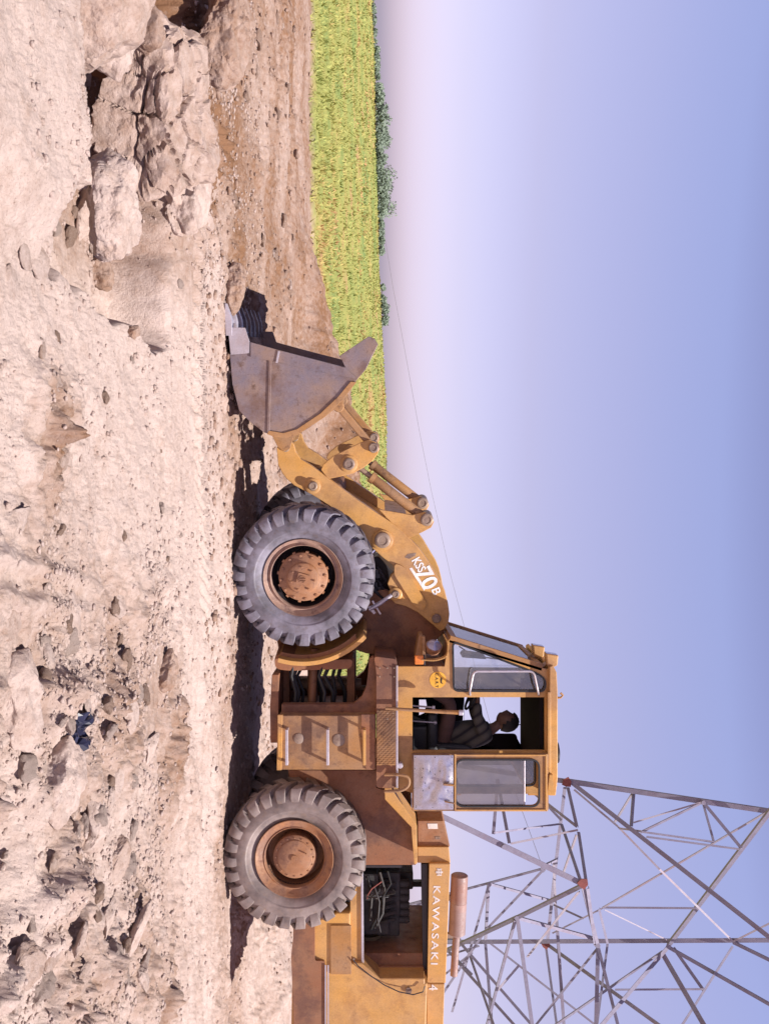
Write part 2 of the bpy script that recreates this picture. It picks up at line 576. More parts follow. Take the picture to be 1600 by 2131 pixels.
def clods(x, y, s=0):
    """height of a field of rounded lumps on a unit grid"""
    xi, yi = np.floor(x).astype(np.int64), np.floor(y).astype(np.int64)
    best = np.zeros_like(x)
    for di in (-1, 0, 1):
        for dj in (-1, 0, 1):
            i, j = xi + di, yi + dj
            hx = _hash(i, j, s) / 4096.; hy = _hash(i, j, s + 3) / 4096.; hr = _hash(i, j, s + 5) / 4096.
            r = .18 + .42 * hr ** 2
            d2 = ((x - i - hx) ** 2 + (y - j - hy) ** 2) / r ** 2
            dx, dy = (x - i - hx) / r, (y - j - hy) / r
            an = hr * 37.0
            ca, sa = np.cos(an), np.sin(an)
            u_, v_ = dx * ca - dy * sa, (dx * sa + dy * ca) * (1.0 + .5 * hx)
            dm = np.maximum(np.maximum(np.abs(u_), np.abs(v_)), .75 * (np.abs(u_) + np.abs(v_) * .9))
            lump = np.clip(2.2 * (1 - dm), 0, 1) * (.8 + .55 * u_ * (hy - .3) + .5 * v_ * (hx - .5))
            best = np.maximum(best, np.where(dm < 1, lump, 0) * r)
    return best
def sm(a, b, x):
    t = np.clip((x - a) / (b - a), 0, 1)
    return t * t * (3 - 2 * t)
def gauss(x, y, cx, cy, sx, sy):
    return np.exp(-((x - cx) / sx) ** 2 - ((y - cy) / sy) ** 2)

def terrain(X, Y):
    """height, brown share (damp soil plus painted shade) and turf cover of the ground"""
    D = Y + 10.0
    x, y = X, Y
    wob = .25 * perlin(x * .8, y * .8, 40)
    h = -0.09 * sm(.9, 3.6, x)
    h = h + .05 * perlin(x * .35, y * .35, 11) * sm(1.5, 5, np.abs(y - 1) + np.abs(x - 1.8) * .4)
    # where the ground is churned
    left = sm(-1.5, -2.5, x + .12 * (D - 5) + wob)
    beyond = sm(9.1, 9.8, D + wob)
    nearR = sm(-.1, 1.0, x + wob) * sm(8.2, 6.6, D - .25 * x)
    gouge = gauss(x, D, -.25, 4.45, .55, .35)
    rough = np.clip(.22 + .6 * left * (D < 9.4) + .42 * beyond + .5 * nearR + .9 * gouge, 0, 1.1)
    rough = rough * (1 - .65 * sm(-.9, -1.4, x) * sm(4.9, 4.5, D))
    machine = gauss(x, y, 1.8, .9, 3.4, 1.3)
    rough = rough * (1 - .75 * machine)
    patch = np.clip(.55 + 1.3 * perlin(x * 1.3, y * 1.3, 51), .12, 1.5)
    nearf = sm(20, 10, D)
    fx, fy = x + .05 * perlin(x * 7, y * 7, 91), y + .05 * perlin(x * 7, y * 7, 92)
    h = h + rough * patch * (.17 * fbm(fx * 1.9, fy * 1.9, 5, 3, .55, True) * nearf + .08 * fbm(x * 4, y * 4, 3, 9))
    h = h + rough * patch * (.14 * clods(fx * 4.3, fy * 4.3, 21) + .085 * clods(fx * 10, fy * 10, 25) + .045 * clods(fx * 23, fy * 23, 29)) * sm(30, 14, D)
    h = h + (.010 * fbm(x * 6, y * 6, 4, 61, .6) + .014 * clods(fx * 32, fy * 32, 35) + .012 * clods(fx * 55, fy * 55, 36) + .020 * clods(fx * 14, fy * 14, 37) * sm(-.1, .1, perlin(x * 2, y * 2, 38))) * sm(20, 11, D)
    # wheel ruts running along the haul lane
    rut = sm(5.6, 6.6, D) * sm(9.5, 8.9, D) * sm(.8, 2.0, x)
    h = h + rut * .08 * perlin(x * .9 + 3, D * 7 - .5 * x, 71)
    far_rut = sm(10.5, 12.5, D) * sm(22, 19, D) * sm(0.5, -1.5, x)
    h = h + far_rut * (.15 * perlin(x * .25, D * 1.9 + .2 * x, 72) + .09 * perlin(x * .4, D * 4, 73))
    # tyre print with lugs
    tc_ = 7.85 + .48 * (x + 2.0) * .62
    inside = sm(.34, .27, np.abs(D - tc_)) * sm(-2.3, -2.1, x) * sm(1.4, .6, x)
    lug = ((x / .14 + .6 * np.abs(D - tc_) / .14) % 1.0)
    h = h + inside * (-.03 + .070 * sm(.30, .38, lug) * sm(.98, .86, lug)) * (.45 + .55 * sm(-.3, -.9, x))
    # long ridges scraped towards the camera on the right
    for (x0, k, w, a) in ((.20, .14, .045, .05), (.36, .13, .05, .045), (.73, .2, .06, .06), (1.75, .05, .07, .05), (1.95, .1, .06, .06)):
        q = x - (x0 + k * (D - 3.92) + .03 * perlin(D * 2, x0 * 9 + 0 * x, 81))
        h = h + a * np.exp(-(q / w) ** 2) * sm(5.6, 4.6, D)
    # bank of pale soil at the near left with a broken edge behind it
    edge = 4.28 + .45 * gauss(x, 0 * x, -1.95, 0, .42, 1) + .10 * perlin(x * 3.1, 0 * x + 3, 44) + .05 * perlin(x * 9, 0 * x + 5, 45)
    bank = sm(-1.05, -1.45, x + .1 * perlin(y * 3, x, 46)) * sm(edge + .05, edge - .03, D)
    h = h + bank * (.15 + .05 * perlin(x * 2, y * 2, 47))
    gap = sm(-1.25, -1.5, x) * sm(edge - .02, edge + .05, D) * sm(edge + .75, edge + .4, D)
    pit = sm(.08, -.06, np.maximum(np.abs(x + 3.25 + .1 * (D - 6)) - .36, np.abs(D - 6.3) - .75) + .10 * perlin(x * 4, y * 4, 48))
    pit2 = sm(.08, -.06, np.maximum(np.abs(x + 2.20) - 1.0, np.abs(D - 5.75) - 1.15) + .12 * perlin(x * 4, y * 4, 49))
    h = h - np.maximum(.66 * pit, .42 * pit2) * sm(4.45, 4.6, D)
    h = h + .16 * gauss(x, D, -2.6, 7.6, .9, .45) + .22 * gauss(x, D, -4.2, 7.9, .8, .6)
    # the near right corner is broken up
    crn = sm(.5, .9, x) * sm(5.6, 4.6, D - .1 * x)
    h = h + crn * (.12 * clods(fx * 3.1 + 7, fy * 3.1, 121) + .10 * fbm(x * 2.3, y * 2.3, 3, 122) + .05 * clods(fx * 7, fy * 7, 123))
    h = h - .16 * gauss(x, D, 1.45, 3.95, .35, .22)
    h = h - .035 * sm(.0, .25, perlin(x * .9 + 5, D * .7, 133)) * sm(9, 7.5, D) * sm(-1.4, -1.0, x)
    # spoil heap beyond the machine
    hx = np.interp(x, [-7.5, -5.4, -4.3, -3.3, -1.9, -1.0, .2, 3, 6, 9], [0, .12, .50, .62, 1.12, 1.2, 1.0, .5, .35, .25])
    h = h + hx * np.exp(-((D - 18.3 - .5 * perlin(x * .5, x * 0, 55)) / 1.3) ** 2) * (1 + .35 * perlin(x * 1.4, y * 1.4, 56) + .12 * perlin(x * 5, y * 5, 57))
    h = h + .34 * gauss(x, D, 6.9, 14.0, 1.6, 1.1) * (1 + .3 * perlin(x * 3, y * 3, 58))
    # meadow rising to its crest
    e = 21.6 + 1.5 * perlin(x * .18, 0 * x + 8, 60) + .5 * perlin(x * 1.1, 0 * x, 62)
    ang = x / D
    crest = np.interp(ang, [-.8, -.53, -.43, -.33, -.25, -.10, 0, .5], [.85, .95, 1.15, 1.35, 1.45, 1.95, 2.0, 2.0])
    up = sm(20, 70, D)
    h = h + np.where(D > 18, crest * up ** .8, 0) * sm(140, 85, D) + (-2.5) * sm(95, 160, D)
    h = h + .12 * perlin(x * .3, y * .3, 63) * sm(22, 30, D)
    turf = sm(e - .35, e + .25, D + .5 * perlin(x * 5, y * 5, 64))
    h = h + .10 * turf * sm(60, 22, D)
    # soil colour
    m_ = .05 + .62 * sm(9.2, 10.2, D + wob * 1.5) + .50 * sm(4.9, 6.6, D - .0 * x) * sm(-1.9, -2.7, x + .02 * D + wob) * sm(12, 9, D)
    m_ = m_ - .38 * sm(-2.2, 1.5, x) * sm(9.5, 10.5, D)
    m_ = m_ + .16 * np.clip(perlin(x * .7, y * .7, 66) * 3, -1, 1) + .3 * machine * 0
    m_ = m_ + .25 * hx * np.exp(-((D - 18.3) / 1.5) ** 2) - .10 * far_rut * np.sin(D * 5 + x)
    m_ = m_ + .55 * np.clip(rough * patch - .22, 0, 1) * (D < 9.6) * (D > 3) + .06 * nearR  # churned spots painted browner, standing in for shade in the crevices
    m_ = m_ + .40 * gauss(x, D, 1.25, 6.6, .55, .8) + .30 * gauss(x, D, .05, 4.35, .35, .3) + .30 * gauss(x, D, -.45, 4.5, .3, .25) + .25 * gauss(x, D, 2.4, 7.4, .9, .35)
    m_ = m_ + .35 * sm(-1.3, -1.9, x + wob) * sm(4.45, 4.8, D) * sm(9.5, 7, D)
    m_ = np.where(bank > .3, m_ * .35, m_)
    return h, np.clip(m_, 0, 1), turf

def terrain1(x, y):
    a = np.array([float(x)]); b_ = np.array([float(y)])
    return float(terrain(a, b_)[0][0])

# ------------------------------------------------------------------ ground: one sheet, finer near the camera
NR, NC = 1150, 1050
d = [3.0]
dense = np.exp(np.linspace(math.log(3.0), math.log(700.0), NR - 14))
dd = np.concatenate([np.linspace(-25, 2.6, 14), dense])
k1 = np.linspace(-.66, .66, NC - 40)
ks = np.concatenate([np.linspace(-2.6, -.69, 20), k1, np.linspace(.69, 2.6, 20)])
DD, KK = np.meshgrid(dd, ks, indexing='ij')
XX = KK * np.maximum(np.abs(DD), 3.0)
YY = DD - 10.0
hh, mo, tu = terrain(XX.ravel(), YY.ravel())
co = np.stack([XX.ravel(), YY.ravel(), hh], 1).astype(np.float32)
ii = (np.arange(NR - 1)[:, None] * NC + np.arange(NC - 1)[None, :]).ravel()
quads = np.stack([ii, ii + 1, ii + NC + 1, ii + NC], 1).astype(np.int32)
gm = bpy.data.meshes.new('ground')
gm.vertices.add(len(co)); gm.vertices.foreach_set('co', co.ravel())
gm.loops.add(quads.size); gm.loops.foreach_set('vertex_index', quads.ravel())
gm.polygons.add(len(quads)); gm.polygons.foreach_set('loop_start', np.arange(0, quads.size, 4, dtype=np.int32))
gm.update(calc_edges=True)
for nm, arr in (('moist_shade', mo), ('turf', tu)):
    a = gm.attributes.new(nm, 'FLOAT', 'POINT')
    a.data.foreach_set('value', arr.astype(np.float32))
gm.materials.append(M['soil'])
gm.shade_smooth()
ground = bpy.data.objects.new('ground', gm)
COL.objects.link(ground)
ground['kind'] = 'structure'

# ------------------------------------------------------------------ earth clods
import bmesh
def rock_bm(size, seed, sub=4, planes=9, rough=.12, crack=0.0, flat=.0):
    rs = random.Random(seed)
    bm = bmesh.new()
    bmesh.ops.create_icosphere(bm, subdivisions=sub, radius=1)
    pl = []
    for _ in range(planes):
        n = Vector((rs.gauss(0, 1), rs.gauss(0, 1), rs.gauss(0, 1))).normalized()
        pl.append((n, rs.uniform(.62, .92)))
    pl.append((Vector((0, 0, 1)), .8))
    off = Vector((rs.uniform(0, 90), rs.uniform(0, 90), rs.uniform(0, 90)))
    for v in bm.verts:
        dr = v.co.normalized()
        r = 1.15
        for n, dk in pl:
            q = n.dot(dr)
            if q > 0.05:
                r = min(r, dk / q)
        p = dr * r * 1.0
        q = Vector((p.x * size[0], p.y * size[1], p.z * size[2]))
        s = (size[0] + size[1] + size[2]) / 3
        nz = mnoise.fractal(q / s * 1.6 + off, 1.0, 2.0, 4) * rough
        nz += mnoise.fractal(q * 14 + off, .7, 2.0, 5) * rough * .25
        vf = mnoise.voronoi(q * (2.6 / s) + off * 1.3)[0]
        nz += rough * .6 * (.45 - vf[0])
        vf = mnoise.voronoi(q * (8.0 / s) + off * 1.1)[0]
        nz += rough * .16 * (.45 - vf[0])
        if crack:
            c = mnoise.voronoi(q * (2.0 / s) + off + Vector((nz, nz, nz)))[0]
            e = c[1] - c[0]
            nz -= crack * max(0, 1 - e / .07)
        v.co = q + dr * nz * s
    return bm

def clod(x, y, z, size, seed, mat, label, group=None, rz=0.0, tilt=(0, 0), sub=5, planes=9, rough=.12, crack=0.0, name='earth_clod'):
    bm = rock_bm(size, seed, sub, planes, rough, crack)
    me = bpy.data.meshes.new(name)
    bm.to_mesh(me); bm.free()
    me.shade_smooth()
    me.set_sharp_from_angle(angle=R(28))
    me.materials.append(M[mat])
    o = bpy.data.objects.new(name, me)
    COL.objects.link(o)
    o.location = (x, y, float(z[1:]) if isinstance(z, str) else terrain1(x, y) + z)
    o.rotation_euler = (tilt[0], tilt[1], rz)
    tag(o, label, 'clod', group)
    return o
def gp(py, dist):
    return ((py - CX) * dist / F, dist - 10)
BIG = [
 # py, dist, dz, size, seed, mat, rz, tilt, crack, label
 (240, 6.10, 'a.17', (.50, .60, .27), 3, 'clod_mid', .35, (.30, .06), .16, 'largest pale clod of the left foreground, a broad slab with a cracked top'),
 (432, 5.28, 'a.09', (.24, .28, .17), 8, 'clod_pale', 1.1, (.15, -.1), .02, 'smooth pale clod just right of the big cracked slab, across the dark gap'),
 (10, 4.75, 'a.14', (.36, .34, .22), 12, 'clod_mid', .2, (.1, .35), .0, 'pale clod with a brown flank at the left edge on top of the bank'),
 (70, 5.6, 'a.18', (.15, .13, .13), 15, 'clod_brown', .9, (0, 0), .0, 'small rounded clod between the pit and the bank'),
 (70, 7.35, .24, (.42, .30, .22), 21, 'clod_brown', -.3, (.25, .2), .02, 'dark brown slab clod lying at the far side of the pit'),
 (62, 6.9, .34, (.16, .13, .12), 24, 'clod_pale', .3, (0, .3), .0, 'grey pale clod resting above the pit at the left edge'),
 (602, 9.75, .05, (.25, .13, .125), 31, 'clod_brown', -.1, (0, .05), .02, 'long brown clod on the ground in front of the bucket teeth'),
 (435, 7.1, .05, (.17, .19, .12), 36, 'clod_pale', .7, (0, 0), .02, 'knobbly pale clod beyond the smooth one, near the brown dirt'),
 (1630, 4.55, .05, (.21, .20, .12), 41, 'clod_pale', .4, (.2, .1), .0, 'flat topped pale clod in the right foreground below the rear wheel'),
 (1455, 4.15, .01, (.20, .16, .07), 45, 'clod_pale', .2, (.1, 0), .0, 'low slab of pale crust at the near edge, below the cab'),
 (345, 4.95, 'a-.02', (.12, .13, .09), 51, 'clod_pale', .2, (.3, 0), .0, 'thin pale chip wedged in the gap between the bank and the clods'),
 (690, 5.9, .02, (.05, .05, .045), 55, 'clod_brown', 0, (0, 0), .0, 'lone small brown lump on the smooth soil below the bucket'),
 (120, 8.0, .06, (.22, .18, .15), 61, 'clod_brown', 1.0, (0, 0), .0, 'brown lump beyond the cracked slab, at the left'),
 (575, 6.6, .03, (.11, .12, .09), 66, 'clod_brown', .2, (0, 0), .0, 'brown lump half sunk beside the tyre print'),
 (112, 5.15, 'a.12', (.14, .14, .13), 71, 'clod_pale', .8, (.2, .3), .0, 'tilted pale lump leaning on the big cracked slab'),
 (1720, 5.2, .02, (.12, .12, .07), 76, 'clod_pale', .8, (.2, .1), .0, 'pale lump right of the flat topped clod, in the right foreground'),
 (1395, 6.9, .02, (.13, .15, .08), 81, 'clod_brown', .4, (.1, .1), .0, 'brown lump beside the haul lane, below the hinge of the loader'),
]
for (py, ds, dz, sz, sdn, mt, rz, tl, ck, lab) in BIG:
    x, y = gp(py, ds)
    clod(x, y, dz, sz, sdn, mt, lab, rz=rz, tilt=tl, crack=ck, sub=6 if max(sz) > .2 else 5, rough=.13)

def fits(x, y):
    D = y + 10
    if -1.2 < x < 5.2 and -.5 < y < 3.0: return False
    if -3.0 < x < -1.0 and -.9 < y < 2.6: return False
    return True
prot = []
for k in range(6):
    bm = rock_bm((1, 1, .7), 200 + k, 3, 10, .22)
    me = bpy.data.meshes.new('earth_clod')
    bm.to_mesh(me); bm.free(); me.shade_smooth(); me.set_sharp_from_angle(angle=R(45))
    me.materials.append(M['clod_brown' if k % 2 else 'clod_pale'])
    prot.append(me)
def scatter(n, py0, py1, d0, d1, s0, s1, label, group, brown, flat=1.0):
    k = 0
    while k < n:
        ds = math.exp(random.uniform(math.log(d0), math.log(d1)))
        x, y = gp(random.uniform(py0, py1), ds)
        if not fits(x, y): continue
        me = prot[random.choice([1, 3, 5]) if random.random() < brown else random.choice([0, 2, 4])]
        o = bpy.data.objects.new('earth_clod', me)
        COL.objects.link(o)
        s = random.uniform(s0, s1) * random.uniform(.7, 1)
        o.scale = (s, s * random.uniform(.7, 1.3), s * random.uniform(.6, 1) * flat)
        o.rotation_euler = (random.uniform(-.3, .3), random.uniform(-.3, .3), random.uniform(0, 6.3))
        o.location = (x, y, terrain1(x, y) + s * .12 * (1 if flat == 1 else -.2))
        tag(o, label, 'clod', group)
        k += 1
pk = prot
prot = []
for k in range(8):
    bm = rock_bm((1, 1, .75), 300 + k * 7, 5, 6, .10, .05 if k % 2 else 0)
    me = bpy.data.meshes.new('earth_clod')
    bm.to_mesh(me); bm.free(); me.shade_smooth(); me.set_sharp_from_angle(angle=R(28))
    me.materials.append(M['piece_mid' if k % 2 else 'piece_pale'])
    prot.append(me)
scatter(24, -20, 470, 5.1, 8.6, .12, .27, 'broken block of earth in the pile at the left', 'broken blocks in the pile at the left', .5, .75)
scatter(26, 1230, 2100, 3.95, 6.6, .06, .15, 'broken lump of earth on the churned right foreground', 'broken lumps in the right foreground', .3, .55)
scatter(7, 520, 1200, 3.95, 4.8, .04, .09, 'broken lump at the near edge below the front wheel', 'broken lumps at the near edge', .3, .55)
prot = pk
scatter(26, 20, 520, 5.0, 9.2, .035, .10, 'fist sized clod among the big blocks at the left', 'small clods round the big blocks at the left', .6)
scatter(34, 20, 640, 9.8, 17, .05, .13, 'small clod lying on the brown dirt flat beyond the big blocks', 'small clods on the brown dirt flat', .8)
scatter(44, 1250, 2080, 4.0, 6.5, .03, .095, 'small clod on the churned soil at the right foreground', 'small clods in the right foreground', .25)
scatter(14, 560, 1200, 4.2, 8.0, .02, .05, 'small crumb of soil on the smooth ground before the loader', 'crumbs on the smooth ground', .5)

def merged(name, n, sampler, tmpl_count, seed, mats, label, cat, sub=1):
    """very many crumbs of soil, nobody could count them: one mesh"""
    tv = []
    for k in range(tmpl_count):
        bm = rock_bm((1, 1, .75), seed + k, sub, 7, .2)
        bm.verts.ensure_lookup_table()
        tv.append((np.array([v.co[:] for v in bm.verts]), np.array([[v.index for v in f.verts] for f in bm.faces])))
        bm.free()
    X, Y, S = sampler(n)
    Z = terrain(X, Y)[0]
    V, Fc, off = [], [], 0
    for i in range(len(X)):
        v, f = tv[i % tmpl_count]
        a = rng.uniform(0, 6.3)
        c_, s_ = math.cos(a), math.sin(a)
        q = v * S[i] * np.array([rng.uniform(.7, 1.3), rng.uniform(.7, 1.3), rng.uniform(.6, 1.0)])
        w = np.stack([q[:, 0] * c_ - q[:, 1] * s_ + X[i], q[:, 0] * s_ + q[:, 1] * c_ + Y[i], q[:, 2] + Z[i] + S[i] * .15], 1)
        V.append(w); Fc.append(f + off); off += len(v)
    V = np.concatenate(V); Fc = np.concatenate(Fc)
    me = bpy.data.meshes.new(name)
    me.vertices.add(len(V)); me.vertices.foreach_set('co', V.astype(np.float32).ravel())
    me.loops.add(Fc.size); me.loops.foreach_set('vertex_index', Fc.astype(np.int32).ravel())
    me.polygons.add(len(Fc)); me.polygons.foreach_set('loop_start', np.arange(0, Fc.size, 3, dtype=np.int32))
    me.update(calc_edges=True)
    me.materials.append(mats)
    o = bpy.data.objects.new(name, me)
    COL.objects.link(o)
    tag(o, label, cat, kind='stuff')
    return o
def smp_pale(n):
    D = np.exp(rng.uniform(math.log(3.8), math.log(12), n * 3))
    x = rng.uniform(-.56, .56, n * 3) * D
    rough = np.clip(.25 + sm(-.1, 1.0, x) * sm(8.2, 6.0, D) + sm(-1.5, -2.5, x), 0, 1) * np.clip(.5 + 2 * perlin(x * 1.6, D * 1.6, 51), .05, 1)
    keep = rng.uniform(0, 1, n * 3) < rough
    x, D = x[keep][:n], D[keep][:n]
    return x, D - 10, .004 + .016 * rng.uniform(0, 1, len(x)) ** 3 * (1 + .5 * (D > 6))
merged('loose_soil_crumbs', 17000, smp_pale, 8, 400, M['clod_pale'], 'pale soil crumbs strewn over the foreground', 'soil crumbs')
def smp_brown(n):
    D = np.exp(rng.uniform(math.log(8.5), math.log(21), n))
    x = rng.uniform(-.56, .50, n) * D
    k = (x < .2 * D) | (D > 13)
    return x[k], D[k] - 10, .012 + .04 * rng.uniform(0, 1, k.sum()) ** 3
merged('loose_dirt_crumbs', 4500, smp_brown, 8, 500, M['clod_brown'], 'brown dirt crumbs on the flat behind the bucket', 'dirt crumbs')

# torn plastic scrap caught in the soil
vs, fs = [], []
n = 15
x0, y0 = gp(1528, 4.78)
z0 = terrain1(x0, y0)
for i in range(n):
    for j in range(n):
        u, v = i / (n - 1) - .5, j / (n - 1) - .5
        q = Vector((u * 5, v * 5, 3.3))
        vs.append((x0 + u * .17 + .035 * mnoise.noise(q * 1.3), y0 + v * .34 + .03 * mnoise.noise(q * 1.7 + Vector((9, 0, 0))),
                   z0 + .045 + .06 * mnoise.noise(q * 1.1 + Vector((0, 5, 0))) + .03 * mnoise.noise(q * 2.7)))
for i in range(n - 1):
    for j in range(n - 1):
        if (i, j) in ((0, 3), (0, 4), (13, 9), (12, 9), (13, 10), (6, 13)): continue
        a = i * n + j
        fs.append((a, a + n, a + n + 1, a + 1))
mb = MB(); mb.add(vs, fs)
sc = mb.build('plastic_scrap', M['plastic'], fix=False)
so = sc.modifiers.new('thickness', 'SOLIDIFY'); so.thickness = .003
tag(sc, 'crumpled dark blue plastic scrap half buried in the right foreground soil', 'scrap')

# ------------------------------------------------------------------ meadow grass (uncountable) and crest bushes
def grass_field():
    n = 20000
    D = 19.8 + (78 - 19.8) * rng.uniform(0, 1, n) ** 1.5
    k = rng.uniform(-.58, .50, n)
    X = k * D
    e = 21.6 + 1.5 * perlin(X * .18, 0 * X + 8, 60) + .5 * perlin(X * 1.1, 0 * X, 62)
    keep = D > e - .3 + .5 * perlin(X * 5, (D - 10) * 5, 64)
    X, D = X[keep], D[keep]
    Z = terrain(X, D - 10)[0]
    n = len(X)
    V = np.zeros((n, 9, 3)); 
    for b_ in range(3):
        a = rng.uniform(0, 6.3, n)
        h = rng.uniform(.02, .15, n) * (1 + .3 * perlin(X, D, 7))
        w = rng.uniform(.012, .03, n) * (D / 22)
        lx, ly = rng.normal(0, .07, n), rng.normal(0, .07, n)
        bx, by = rng.normal(0, .06, n), rng.normal(0, .06, n)
        V[:, b_ * 3 + 0] = np.stack([X + bx + np.cos(a) * w, D - 10 + by + np.sin(a) * w, Z - .02], 1)
        V[:, b_ * 3 + 1] = np.stack([X + bx - np.cos(a) * w, D - 10 + by - np.sin(a) * w, Z - .02], 1)
        V[:, b_ * 3 + 2] = np.stack([X + bx + lx, D - 10 + by + ly, Z + h], 1)
    me = bpy.data.meshes.new('meadow_grass')
    me.vertices.add(n * 9); me.vertices.foreach_set('co', V.astype(np.float32).ravel())
    me.loops.add(n * 9); me.loops.foreach_set('vertex_index', np.arange(n * 9, dtype=np.int32))
    me.polygons.add(n * 3); me.polygons.foreach_set('loop_start', np.arange(0, n * 9, 3, dtype=np.int32))
    me.update(calc_edges=True)
    me.materials.append(M['grass'])
    o = bpy.data.objects.new('meadow_grass', me)
    COL.objects.link(o)
    tag(o, 'yellow green meadow grass rising to the horizon behind the dirt', 'grass', kind='stuff')
grass_field()

def bush(py, ds, w, h, label, seed):
    rs = random.Random(seed)
    x, y = gp(py, ds)
    z = terrain1(x, y)
    root = empty('bush', (x, y, z))
    tag(root, label, 'bush', 'low bushes along the crest of the meadow')
    mb = MB()
    lobes = [(rs.uniform(-.5, .5) * w, rs.uniform(-.3, .3) * w, rs.uniform(.25, .62) * h, rs.uniform(.28, .5) * h) for _ in range(int(6 + w * 3))]
    for (lx, ly, lz, lr) in lobes:
        for _ in range(150):
            q = Vector((rs.gauss(0, 1), rs.gauss(0, 1), rs.gauss(0, 1))).normalized() * lr * rs.uniform(.45, 1.12)
            c = Vector((x + lx, y + ly, z + lz)) + q * (Vector((1.3, 1.3, 1)) if False else 1)
            if c.z < z: continue
            a = Vector((rs.gauss(0, 1), rs.gauss(0, 1), rs.gauss(0, 1))).normalized()
            b_ = a.orthogonal().normalized()
            s = rs.uniform(.05, .12)
            mb.add([c - a * s, c + b_ * s * .5, c + a * s, c - b_ * s * .5], [(0, 1, 2, 3)])
    mb.build('crown', M['bush'], root, fix=False)
    tb = MB()
    for (lx, ly, lz, lr) in lobes:
        tb.tube([(x, y, z - .05), (x + lx * .5, y + ly * .5, z + lz * .6), (x + lx, y + ly, z + lz)], [.03, .02, .01], 5)
    tb.build('stem', M['twig'], root)
BUSH = [(20, 70, 2.6, .35), (75, 72, 2.2, .4), (125, 70, 2.0, .5), (170, 70, 2.2, .6), (215, 68, 2.2, .8), (262, 69, 2.8, 1.25), (308, 68, 1.6, .8),
        (338, 67, 1.6, .9), (395, 66, 2.8, 1.35), (425, 66, 1.5, .8), (480, 70, 1.6, .6), (515, 69, 1.2, .55), (620, 70, 1.6, .5), (655, 70, 1.5, .65)]
WHERE = ['far left bush of the crest, thin and low', 'second low bush from the left edge on the crest', 'rounded bush on the crest right of two low ones', 'wide bush on the crest left of the tallest clump',
         'bush on the crest joined to the spiky tall one', 'tall spiky bush on the crest above the brown flat', 'narrow bush between the spiky one and the dark one',
         'bush pressed against the left of the darkest one', 'tallest and darkest bush on the crest, left of the bucket', 'small bush at the right foot of the darkest one',
         'faint bush on the crest above the orange grass patch', 'tiny bush just right of the faint one on the crest', 'low bush on the crest close left of the bucket tip',
         'last low bush on the crest beside the bucket tip']
for k, (py, ds, w, h) in enumerate(BUSH):
    bush(py, ds, w, h, WHERE[k], 900 + k)

